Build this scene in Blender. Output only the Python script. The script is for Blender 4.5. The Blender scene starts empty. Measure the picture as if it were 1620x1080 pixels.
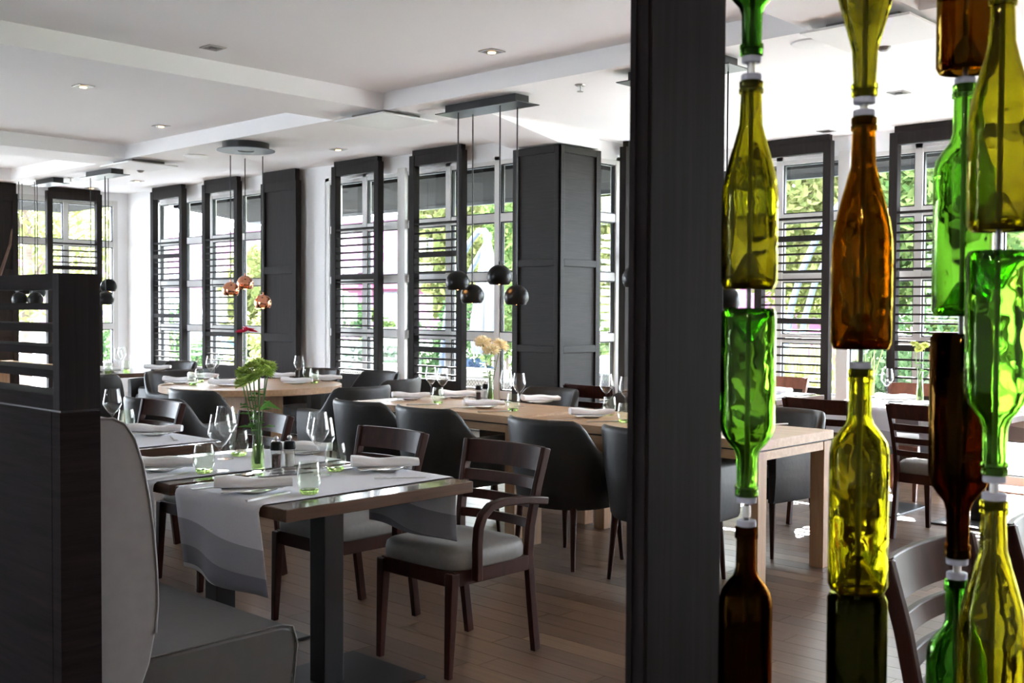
import bpy, math, random
import numpy as np
from mathutils import Vector, Matrix

sc = bpy.context.scene
col = sc.collection
rnd = random.Random(7)
PI = math.pi

# ------------------------------------------------------------------ camera
F_PX, YAW, PITCH, ROLL, EYE = 1736.6, 0.7563, 0.0292, 0.005, 1.40


def _rot(y, p, r):
    cy, sy, cp, sp, cr, sr = math.cos(y), math.sin(y), math.cos(p), math.sin(p), math.cos(r), math.sin(r)
    Rz = np.array([[cy, sy, 0], [-sy, cy, 0], [0, 0, 1]])
    B = np.array([[1, 0, 0], [0, 0, -1], [0, 1, 0]])
    Rx = np.array([[1, 0, 0], [0, cp, -sp], [0, sp, cp]])
    Rr = np.array([[cr, -sr, 0], [sr, cr, 0], [0, 0, 1]])
    return Rr @ Rx @ B @ Rz


RM = _rot(YAW, PITCH, ROLL)
CAM = np.array([0, 0, EYE])


def ray(x, y):
    return RM.T @ np.array([(x - 810) / F_PX, (y - 540) / F_PX, 1.0])


def at(x, y, X=None, Y=None, Z=None, D=None):
    """a photo direction carried to a known plane (or depth) of the room"""
    d = ray(x, y)
    if D is not None:
        t = D
    elif X is not None:
        t = X / d[0]
    elif Y is not None:
        t = Y / d[1]
    else:
        t = (Z - EYE) / d[2]
    p = CAM + d * t
    return Vector((float(p[0]), float(p[1]), float(p[2])))


def proj(p):
    c = RM @ (np.array(p) - CAM)
    return 810 + F_PX * c[0] / c[2], 540 + F_PX * c[1] / c[2], c[2]


cd = bpy.data.cameras.new('camera')
cam = bpy.data.objects.new('camera', cd)
col.objects.link(cam)
cd.sensor_width = 36.0
cd.lens = 36.0 * F_PX / 1620.0
cd.clip_start = 0.05
cd.clip_end = 300
m3 = Matrix(((RM[0][0], -RM[1][0], -RM[2][0]), (RM[0][1], -RM[1][1], -RM[2][1]), (RM[0][2], -RM[1][2], -RM[2][2])))
cam.matrix_world = Matrix.Translation((0, 0, EYE)) @ m3.to_4x4()
cd.dof.use_dof = True
cd.dof.focus_distance = 4.6
cd.dof.aperture_fstop = 9.0
sc.camera = cam

# ------------------------------------------------------------------ world, sun, exposure
W = bpy.data.worlds.new('sky')
sc.world = W
W.use_nodes = True
wn = W.node_tree.nodes
wn.clear()
w_out = wn.new('ShaderNodeOutputWorld')
w_bg = wn.new('ShaderNodeBackground')
w_sky = wn.new('ShaderNodeTexSky')
w_sky.sky_type = 'HOSEK_WILKIE'
SUN_TRAVEL = Vector((0.59, -1.0, -0.74)).normalized()
w_sky.sun_direction = -SUN_TRAVEL
w_sky.turbidity = 5.0
w_sky.ground_albedo = 0.5
w_mix = wn.new('ShaderNodeMixRGB')
w_mix.inputs[0].default_value = 0.55
w_mix.inputs[2].default_value = (0.90, 0.96, 1.10, 1)
W.node_tree.links.new(w_sky.outputs[0], w_mix.inputs[1])
W.node_tree.links.new(w_mix.outputs[0], w_bg.inputs[0])
W.node_tree.links.new(w_bg.outputs[0], w_out.inputs[0])
w_bg.inputs[1].default_value = 8.0

sd = bpy.data.lights.new('sun', 'SUN')
sd.energy = 22.0
sd.angle = math.radians(0.6)
sd.color = (1.0, 0.98, 0.95)
sun = bpy.data.objects.new('sun', sd)
col.objects.link(sun)
sun.rotation_euler = SUN_TRAVEL.to_track_quat('-Z', 'Y').to_euler()
sun.location = (-8, 20, 16)

sc.view_settings.view_transform = 'Standard'
sc.view_settings.look = 'None'
sc.view_settings.gamma = 1.0
sc.view_settings.use_curve_mapping = False
sc.view_settings.exposure = 2.72
sc.cycles.use_denoising = True
sc.cycles.max_bounces = 14
sc.cycles.diffuse_bounces = 6
sc.cycles.glossy_bounces = 6
sc.cycles.transmission_bounces = 14
sc.cycles.transparent_max_bounces = 24
sc.cycles.sample_clamp_indirect = 6.0
sc.cycles.caustics_refractive = False
sc.cycles.caustics_reflective = False


# ------------------------------------------------------------------ materials
def _nt(name):
    m = bpy.data.materials.new(name)
    m.use_nodes = True
    nt = m.node_tree
    nt.nodes.clear()
    out = nt.nodes.new('ShaderNodeOutputMaterial')
    return m, nt, out


def principled(nt, color=None, rough=0.5, metal=0.0, spec=0.5, sheen=0.0, coat=0.0):
    b = nt.nodes.new('ShaderNodeBsdfPrincipled')
    if color is not None:
        b.inputs['Base Color'].default_value = (*color, 1)
    b.inputs['Roughness'].default_value = rough
    b.inputs['Metallic'].default_value = metal
    b.inputs['Specular IOR Level'].default_value = spec
    b.inputs['Sheen Weight'].default_value = sheen
    b.inputs['Coat Weight'].default_value = coat
    return b


def plain(name, color, rough=0.5, metal=0.0, spec=0.5, noise=0.0, nscale=20.0, bump=0.0, sheen=0.0, coat=0.0, stretch=None):
    m, nt, out = _nt(name)
    b = principled(nt, color, rough, metal, spec, sheen, coat)
    nt.links.new(b.outputs[0], out.inputs[0])
    if noise or bump:
        tc = nt.nodes.new('ShaderNodeTexCoord')
        mp = nt.nodes.new('ShaderNodeMapping')
        mp.inputs['Scale'].default_value = stretch or (1, 1, 1)
        nz = nt.nodes.new('ShaderNodeTexNoise')
        nz.inputs['Scale'].default_value = nscale
        nz.inputs['Detail'].default_value = 4
        nt.links.new(tc.outputs['Object'], mp.inputs[0])
        nt.links.new(mp.outputs[0], nz.inputs['Vector'])
        if noise:
            r = nt.nodes.new('ShaderNodeValToRGB')
            r.color_ramp.elements[0].position = 0.3
            r.color_ramp.elements[1].position = 0.7
            r.color_ramp.elements[0].color = (*[c * (1 - noise) for c in color], 1)
            r.color_ramp.elements[1].color = (*[min(1, c * (1 + noise)) for c in color], 1)
            nt.links.new(nz.outputs[0], r.inputs[0])
            nt.links.new(r.outputs[0], b.inputs['Base Color'])
        if bump:
            bp = nt.nodes.new('ShaderNodeBump')
            bp.inputs['Strength'].default_value = bump
            bp.inputs['Distance'].default_value = 0.01
            nt.links.new(nz.outputs[0], bp.inputs['Height'])
            nt.links.new(bp.outputs[0], b.inputs['Normal'])
    return m


def wood(name, dark, light, grain=(30, 2, 30), rough=0.4, coat=0.0, spec=0.5, per_object=0.0):
    """streaky grain; the smallest number in grain is the direction along the fibres"""
    m, nt, out = _nt(name)
    b = principled(nt, dark, rough, 0, spec, 0, coat)
    tc = nt.nodes.new('ShaderNodeTexCoord')
    mp = nt.nodes.new('ShaderNodeMapping')
    mp.inputs['Scale'].default_value = grain
    nz = nt.nodes.new('ShaderNodeTexNoise')
    nz.inputs['Scale'].default_value = 1.6
    nz.inputs['Detail'].default_value = 6
    nz.inputs['Roughness'].default_value = 0.65
    nz.inputs['Distortion'].default_value = 0.4
    r = nt.nodes.new('ShaderNodeValToRGB')
    r.color_ramp.elements[0].position = 0.32
    r.color_ramp.elements[1].position = 0.72
    r.color_ramp.elements[0].color = (*dark, 1)
    r.color_ramp.elements[1].color = (*light, 1)
    nt.links.new(tc.outputs['Object'], mp.inputs[0])
    nt.links.new(mp.outputs[0], nz.inputs['Vector'])
    nt.links.new(nz.outputs[0], r.inputs[0])
    nt.links.new(r.outputs[0], b.inputs['Base Color'])
    nt.links.new(b.outputs[0], out.inputs[0])
    return m


def floor_material():
    m, nt, out = _nt('oak_floor')
    b = principled(nt, (0.2, 0.12, 0.07), 0.33, 0, 0.5)
    geo = nt.nodes.new('ShaderNodeNewGeometry')
    oi = nt.nodes.new('ShaderNodeObjectInfo')
    add = nt.nodes.new('ShaderNodeMath'); add.operation = 'ADD'
    fr = nt.nodes.new('ShaderNodeMath'); fr.operation = 'FRACT'
    nt.links.new(geo.outputs['Random Per Island'], add.inputs[0])
    nt.links.new(oi.outputs['Random'], add.inputs[1])
    nt.links.new(add.outputs[0], fr.inputs[0])
    tone = nt.nodes.new('ShaderNodeValToRGB')
    e = tone.color_ramp.elements
    e[0].position = 0; e[0].color = (0.09, 0.050, 0.030, 1)
    e[1].position = 1; e[1].color = (0.22, 0.135, 0.082, 1)
    e.new(0.5).color = (0.135, 0.079, 0.048, 1)
    e.new(0.85).color = (0.16, 0.096, 0.058, 1)
    nt.links.new(fr.outputs[0], tone.inputs[0])
    mp = nt.nodes.new('ShaderNodeMapping')
    mp.inputs['Scale'].default_value = (2.0, 45, 1)
    nt.links.new(geo.outputs['Position'], mp.inputs[0])
    nz = nt.nodes.new('ShaderNodeTexNoise')
    nz.inputs['Scale'].default_value = 1.0
    nz.inputs['Detail'].default_value = 5
    nt.links.new(mp.outputs[0], nz.inputs['Vector'])
    mx = nt.nodes.new('ShaderNodeMixRGB'); mx.blend_type = 'MULTIPLY'
    mx.inputs[0].default_value = 0.45
    nt.links.new(tone.outputs[0], mx.inputs[1])
    rr = nt.nodes.new('ShaderNodeValToRGB')
    rr.color_ramp.elements[0].position = 0.3; rr.color_ramp.elements[0].color = (0.45, 0.42, 0.4, 1)
    rr.color_ramp.elements[1].position = 0.7; rr.color_ramp.elements[1].color = (1.2, 1.2, 1.2, 1)
    nt.links.new(nz.outputs[0], rr.inputs[0])
    nt.links.new(rr.outputs[0], mx.inputs[2])
    nt.links.new(mx.outputs[0], b.inputs['Base Color'])
    nt.links.new(b.outputs[0], out.inputs[0])
    return m


def pane_material():
    m, nt, out = _nt('window_glass')
    t = nt.nodes.new('ShaderNodeBsdfTransparent')
    t.inputs[0].default_value = (0.95, 0.97, 0.96, 1)
    g = nt.nodes.new('ShaderNodeBsdfGlossy')
    g.inputs['Roughness'].default_value = 0.01
    lw = nt.nodes.new('ShaderNodeLayerWeight')
    pw = nt.nodes.new('ShaderNodeMath'); pw.operation = 'POWER'; pw.inputs[1].default_value = 4.0
    mr = nt.nodes.new('ShaderNodeMapRange')
    mr.inputs['To Min'].default_value = 0.02
    mr.inputs['To Max'].default_value = 0.6
    nt.links.new(lw.outputs['Facing'], pw.inputs[0])
    nt.links.new(pw.outputs[0], mr.inputs[0])
    mx = nt.nodes.new('ShaderNodeMixShader')
    nt.links.new(mr.outputs[0], mx.inputs[0])
    nt.links.new(t.outputs[0], mx.inputs[1])
    nt.links.new(g.outputs[0], mx.inputs[2])
    nt.links.new(mx.outputs[0], out.inputs[0])
    return m


def glass(name, color=(1, 1, 1), ior=1.45, rough=0.0, wavy=0.0, thin=0.0):
    m, nt, out = _nt(name)
    g = nt.nodes.new('ShaderNodeBsdfGlass')
    g.inputs['Color'].default_value = (*color, 1)
    g.inputs['IOR'].default_value = ior
    g.inputs['Roughness'].default_value = rough
    if wavy:
        tc = nt.nodes.new('ShaderNodeTexCoord')
        nz = nt.nodes.new('ShaderNodeTexNoise')
        nz.inputs['Scale'].default_value = 22
        nz.inputs['Detail'].default_value = 1
        bp = nt.nodes.new('ShaderNodeBump')
        bp.inputs['Strength'].default_value = wavy
        bp.inputs['Distance'].default_value = 0.01
        nt.links.new(tc.outputs['Object'], nz.inputs['Vector'])
        nt.links.new(nz.outputs[0], bp.inputs['Height'])
        nt.links.new(bp.outputs[0], g.inputs['Normal'])
    if thin:
        t = nt.nodes.new('ShaderNodeBsdfTransparent')
        t.inputs[0].default_value = (*color, 1)
        mx = nt.nodes.new('ShaderNodeMixShader')
        mx.inputs[0].default_value = thin
        nt.links.new(g.outputs[0], mx.inputs[1])
        nt.links.new(t.outputs[0], mx.inputs[2])
        nt.links.new(mx.outputs[0], out.inputs[0])
    else:
        nt.links.new(g.outputs[0], out.inputs[0])
    return m


def thin_glass(name, tint=(1, 1, 1), lo=0.035, hi=0.85, power=3.2):
    """blown glass a millimetre thick: see-through, mirror-like towards its outline"""
    m, nt, out = _nt(name)
    t = nt.nodes.new('ShaderNodeBsdfTransparent')
    t.inputs[0].default_value = (*tint, 1)
    g = nt.nodes.new('ShaderNodeBsdfGlossy')
    g.inputs['Roughness'].default_value = 0.02
    lw = nt.nodes.new('ShaderNodeLayerWeight')
    pw = nt.nodes.new('ShaderNodeMath'); pw.operation = 'POWER'; pw.inputs[1].default_value = power
    mr = nt.nodes.new('ShaderNodeMapRange')
    mr.inputs['To Min'].default_value = lo
    mr.inputs['To Max'].default_value = hi
    nt.links.new(lw.outputs['Facing'], pw.inputs[0])
    nt.links.new(pw.outputs[0], mr.inputs[0])
    mx = nt.nodes.new('ShaderNodeMixShader')
    nt.links.new(mr.outputs[0], mx.inputs[0])
    nt.links.new(t.outputs[0], mx.inputs[1])
    nt.links.new(g.outputs[0], mx.inputs[2])
    nt.links.new(mx.outputs[0], out.inputs[0])
    return m


def emit(name, color, strength):
    m, nt, out = _nt(name)
    e = nt.nodes.new('ShaderNodeEmission')
    e.inputs[0].default_value = (*color, 1)
    e.inputs[1].default_value = strength
    nt.links.new(e.outputs[0], out.inputs[0])
    return m


def leafy(name, dark, light, trans=0.45):
    m, nt, out = _nt(name)
    geo = nt.nodes.new('ShaderNodeNewGeometry')
    r = nt.nodes.new('ShaderNodeValToRGB')
    r.color_ramp.elements[0].color = (*dark, 1)
    r.color_ramp.elements[1].color = (*light, 1)
    nt.links.new(geo.outputs['Random Per Island'], r.inputs[0])
    d = nt.nodes.new('ShaderNodeBsdfDiffuse')
    t = nt.nodes.new('ShaderNodeBsdfTranslucent')
    nt.links.new(r.outputs[0], d.inputs[0])
    nt.links.new(r.outputs[0], t.inputs[0])
    mx = nt.nodes.new('ShaderNodeMixShader')
    mx.inputs[0].default_value = trans
    nt.links.new(d.outputs[0], mx.inputs[1])
    nt.links.new(t.outputs[0], mx.inputs[2])
    nt.links.new(mx.outputs[0], out.inputs[0])
    return m


def runner_material():
    """cream linen whose hanging ends carry woven wavy grey bands"""
    m, nt, out = _nt('banded_linen')
    b = principled(nt, (0.7, 0.68, 0.66), 0.9, 0, 0.15, 0.2)
    tc = nt.nodes.new('ShaderNodeTexCoord')
    sep = nt.nodes.new('ShaderNodeSeparateXYZ')
    nt.links.new(tc.outputs['Object'], sep.inputs[0])
    wv = nt.nodes.new('ShaderNodeMath'); wv.operation = 'SINE'
    mul = nt.nodes.new('ShaderNodeMath'); mul.operation = 'MULTIPLY'; mul.inputs[1].default_value = 6.5
    nt.links.new(sep.outputs['X'], mul.inputs[0])
    nt.links.new(mul.outputs[0], wv.inputs[0])
    sc_ = nt.nodes.new('ShaderNodeMath'); sc_.operation = 'MULTIPLY'; sc_.inputs[1].default_value = 0.022
    nt.links.new(wv.outputs[0], sc_.inputs[0])
    ad = nt.nodes.new('ShaderNodeMath'); ad.operation = 'ADD'
    nt.links.new(sep.outputs['Z'], ad.inputs[0])
    nt.links.new(sc_.outputs[0], ad.inputs[1])
    mr = nt.nodes.new('ShaderNodeMapRange')
    mr.inputs['From Min'].default_value = -0.32
    mr.inputs['From Max'].default_value = 0.02
    nt.links.new(ad.outputs[0], mr.inputs[0])
    r = nt.nodes.new('ShaderNodeValToRGB')
    r.color_ramp.interpolation = 'CONSTANT'
    e = r.color_ramp.elements
    e[0].position = 0; e[0].color = (0.74, 0.73, 0.74, 1)
    e[1].position = 0.07; e[1].color = (0.235, 0.24, 0.29, 1)
    e.new(0.27).color = (0.44, 0.445, 0.50, 1)
    e.new(0.56).color = (0.83, 0.84, 0.90, 1)
    nt.links.new(mr.outputs[0], r.inputs[0])
    # fine weave
    wt = nt.nodes.new('ShaderNodeTexNoise')
    wt.inputs['Scale'].default_value = 320
    nt.links.new(tc.outputs['Object'], wt.inputs['Vector'])
    mx = nt.nodes.new('ShaderNodeMixRGB'); mx.blend_type = 'MULTIPLY'; mx.inputs[0].default_value = 0.18
    nt.links.new(r.outputs[0], mx.inputs[1])
    nt.links.new(wt.outputs[0], mx.inputs[2])
    nt.links.new(mx.outputs[0], b.inputs['Base Color'])
    nt.links.new(b.outputs[0], out.inputs[0])
    return m


def weave(name, c1, c2, scale=60):
    m, nt, out = _nt(name)
    b = principled(nt, c1, 0.75)
    tc = nt.nodes.new('ShaderNodeTexCoord')
    ch = nt.nodes.new('ShaderNodeTexChecker')
    ch.inputs['Scale'].default_value = scale
    ch.inputs[1].default_value = (*c1, 1)
    ch.inputs[2].default_value = (*c2, 1)
    nt.links.new(tc.outputs['Object'], ch.inputs['Vector'])
    nt.links.new(ch.outputs[0], b.inputs['Base Color'])
    nt.links.new(b.outputs[0], out.inputs[0])
    return m


M = dict(
    ceiling=plain('ceiling_paint', (0.90, 0.895, 0.90), 0.75, spec=0.25, bump=0.02, nscale=60),
    wall=plain('wall_paint', (0.88, 0.88, 0.88), 0.8, spec=0.2, bump=0.03, nscale=90),
    dimwall=plain('rear_wall_paint', (0.80, 0.79, 0.79), 0.8, spec=0.2, noise=0.05),
    partition=wood('wenge_panel', (0.0075, 0.005, 0.0055), (0.022, 0.0135, 0.014), (2.2, 2.2, 34), 0.7, spec=0.06),
    partition_v=wood('wenge_upright', (0.0085, 0.0065, 0.0075), (0.019, 0.014, 0.016), (40, 40, 1.2), 0.65, spec=0.12),
    shutter=wood('shutter_wood', (0.0165, 0.0137, 0.013), (0.0255, 0.0215, 0.0205), (30, 30, 2), 0.65, spec=0.08),
    column=wood('column_cladding', (0.0125, 0.0102, 0.0092), (0.025, 0.0208, 0.019), (3, 3, 70), 0.5, spec=0.16),
    floor=floor_material(),
    subfloor=plain('subfloor', (0.03, 0.02, 0.015), 0.9),
    chairwood=wood('mahogany', (0.022, 0.0065, 0.0045), (0.055, 0.0155, 0.0095), (14, 14, 2.5), 0.36, spec=0.2),
    redwood=wood('cherry', (0.10, 0.032, 0.017), (0.19, 0.065, 0.036), (14, 14, 2.5), 0.3, coat=0.2),
    leather=plain('charcoal_leather', (0.026, 0.0245, 0.0235), 0.45, spec=0.35, noise=0.1, nscale=40, bump=0.08),
    grey_leather=plain('taupe_leather', (0.105, 0.10, 0.095), 0.5, noise=0.06, nscale=30, bump=0.06),
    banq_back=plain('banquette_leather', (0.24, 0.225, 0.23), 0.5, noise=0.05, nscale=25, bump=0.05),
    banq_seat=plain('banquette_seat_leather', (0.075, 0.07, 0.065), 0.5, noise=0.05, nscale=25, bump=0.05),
    seatgrey=plain('seat_upholstery', (0.21, 0.20, 0.19), 0.6, noise=0.05, nscale=60, bump=0.05),
    oak=wood('light_oak', (0.38, 0.225, 0.115), (0.54, 0.34, 0.185), (2.0, 26, 26), 0.42),
    oak_leg=wood('light_oak_upright', (0.36, 0.215, 0.115), (0.51, 0.33, 0.19), (26, 26, 2), 0.45),
    walnut=wood('walnut_edge', (0.055, 0.026, 0.014), (0.115, 0.057, 0.031), (30, 2.2, 30), 0.3),
    darktop=wood('dark_tabletop', (0.050, 0.028, 0.018), (0.075, 0.043, 0.027), (30, 2, 30), 0.16, coat=0.4),
    black=plain('black_steel', (0.012, 0.012, 0.014), 0.38),
    lacquer=plain('black_lacquer', (0.006, 0.006, 0.006), 0.32, spec=0.22),
    steel=plain('stainless', (0.78, 0.78, 0.78), 0.3, 1.0),
    copper=plain('polished_copper', (0.80, 0.36, 0.22), 0.10, 1.0),
    frame=plain('white_frame', (0.72, 0.71, 0.69), 0.45),
    gasket=plain('black_seal', (0.010, 0.012, 0.014), 0.5),
    pane=pane_material(),
    white=plain('white_plastic', (0.78, 0.78, 0.78), 0.45),
    stopper=plain('stopper_plastic', (0.52, 0.55, 0.68), 0.45),
    greyplastic=plain('grey_plastic', (0.16, 0.15, 0.14), 0.4),
    silverbezel=plain('bezel_metal', (0.42, 0.40, 0.38), 0.35, 0.8),
    reflector=plain('lamp_reflector', (0.10, 0.095, 0.09), 0.35, 0.6),
    rod=plain('dark_steel_rod', (0.16, 0.16, 0.17), 0.3, 1.0),
    warm=emit('warm_lamp', (1.0, 0.58, 0.24), 1.1),
    warm_soft=emit('warm_shade_lamp', (1.0, 0.46, 0.15), 4.5),
    shade_in=plain('shade_lining', (0.85, 0.55, 0.25), 0.4),
    linen=runner_material(),
    napkin=plain('napkin_cotton', (0.90, 0.89, 0.90), 0.9, spec=0.1, bump=0.15, nscale=120, sheen=0.2),
    porcelain=plain('porcelain', (0.82, 0.82, 0.80), 0.12),
    slate=plain('tray_steel', (0.35, 0.35, 0.36), 0.25, 0.7),
    clear=thin_glass('clear_glass', (0.985, 0.99, 0.985)),
    shakerglass=thin_glass('shaker_glass', (0.98, 0.985, 0.98), 0.05),
    greenglass=thin_glass('green_tumbler_glass', (0.965, 0.988, 0.95)),
    greenbase=glass('green_glass_base', (0.78, 0.92, 0.56), 1.45, thin=0.3),
    vaseglass=thin_glass('vase_glass', (0.93, 0.97, 0.88)),
    water=glass('vase_water', (0.86, 0.95, 0.70), 1.33, thin=0.35),
    pepper=plain('peppercorns', (0.060, 0.018, 0.010), 0.6, noise=0.8, nscale=160, bump=0.6),
    salt=plain('salt_grain', (0.75, 0.74, 0.72), 0.7, bump=0.5, nscale=200),
    stem=plain('flower_stem', (0.10, 0.20, 0.05), 0.5, noise=0.2),
    leaf=leafy('flower_leaf', (0.06, 0.16, 0.03), (0.14, 0.30, 0.07), 0.35),
    petal_green=leafy('green_petal', (0.36, 0.50, 0.10), (0.70, 0.82, 0.28), 0.4),
    petal_peach=leafy('peach_petal', (0.97, 0.86, 0.58), (1.0, 0.95, 0.78), 0.35),
    petal_red=leafy('red_petal', (0.50, 0.02, 0.06), (0.75, 0.05, 0.12), 0.3),
    petal_yellow=leafy('yellow_green_petal', (0.55, 0.62, 0.16), (0.80, 0.80, 0.32), 0.3),
    b_green=glass('bottle_green', (0.40, 0.63, 0.27), 1.5, wavy=0.4),
    b_bright=glass('bottle_bright_green', (0.60, 0.81, 0.38), 1.5, wavy=0.4),
    b_olive=glass('bottle_olive', (0.66, 0.64, 0.22), 1.5, wavy=0.4),
    b_oliveD=glass('bottle_dark_olive', (0.24, 0.24, 0.06), 1.5, wavy=0.3),
    b_amber=glass('bottle_amber', (0.54, 0.37, 0.07), 1.5, wavy=0.4),
    b_brown=glass('bottle_brown', (0.25, 0.13, 0.03), 1.5, wavy=0.3),
    # outside
    paving=plain('terrace_paving', (0.38, 0.38, 0.39), 0.8, noise=0.12, nscale=3),
    sidepath=plain('side_path', (0.22, 0.225, 0.23), 0.9, noise=0.1),
    asphalt=plain('asphalt', (0.22, 0.24, 0.28), 0.9, noise=0.1),
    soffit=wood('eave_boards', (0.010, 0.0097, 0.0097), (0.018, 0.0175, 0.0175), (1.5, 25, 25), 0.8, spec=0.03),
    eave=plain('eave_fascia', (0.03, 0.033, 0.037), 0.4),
    pink=plain('pink_render', (0.24, 0.085, 0.175), 0.85, noise=0.08, nscale=0.4),
    crimson=plain('crimson_awning', (0.28, 0.014, 0.06), 0.8),
    bluegrey=plain('bluegrey_metal', (0.09, 0.11, 0.14), 0.45),
    darkglass=plain('far_window_glass', (0.10, 0.13, 0.18), 0.15),
    parasol=plain('parasol_cloth', (0.15, 0.155, 0.165), 0.85, bump=0.1, nscale=8),
    tube=plain('parasol_tube', (0.085, 0.105, 0.14), 0.4, 0.2),
    wicker=weave('pale_wicker', (0.15, 0.14, 0.128), (0.055, 0.05, 0.045), 42),
    darkwicker=weave('dark_wicker', (0.10, 0.11, 0.14), (0.04, 0.045, 0.06), 42),
    cushion=plain('cushion_cloth', (0.30, 0.295, 0.29), 0.9),
    bark=plain('bark', (0.11, 0.08, 0.06), 0.9, noise=0.3, nscale=8, bump=0.3),
    leaves_a=leafy('tree_leaves_yellow', (0.085, 0.11, 0.035), (0.25, 0.25, 0.10), 0.5),
    leaves_b=leafy('tree_leaves_green', (0.035, 0.07, 0.02), (0.13, 0.17, 0.055), 0.5),
    leaves_c=leafy('hedge_leaves', (0.02, 0.05, 0.02), (0.10, 0.15, 0.065), 0.4),
    leaves_d=leafy('blue_hedge_leaves', (0.02, 0.03, 0.05), (0.055, 0.08, 0.12), 0.3),
    hydrangea=leafy('hydrangea_bloom', (0.10, 0.15, 0.10), (0.26, 0.30, 0.24), 0.4),
    grass=leafy('tall_grass', (0.09, 0.12, 0.03), (0.26, 0.28, 0.11), 0.4),
    lawn=plain('lawn', (0.10, 0.13, 0.06), 0.9, noise=0.3, nscale=2),
    car=plain('car_paint_blue', (0.04, 0.09, 0.16), 0.2, 0.2, coat=0.6),
    carwhite=plain('car_paint_white', (0.7, 0.7, 0.7), 0.25, coat=0.6),
    tyre=plain('tyre', (0.02, 0.02, 0.02), 0.8),
    threshold=wood('door_threshold', (0.28, 0.10, 0.04), (0.36, 0.14, 0.06), (2, 20, 20), 0.4),
    rug=plain('entrance_stone', (0.42, 0.40, 0.37), 0.8, noise=0.15, nscale=25),
    straw=plain('dried_stalk', (0.13, 0.065, 0.04), 0.7, noise=0.4, nscale=30),
    redsign=plain('red_sign', (0.6, 0.03, 0.03), 0.5),
)


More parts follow.
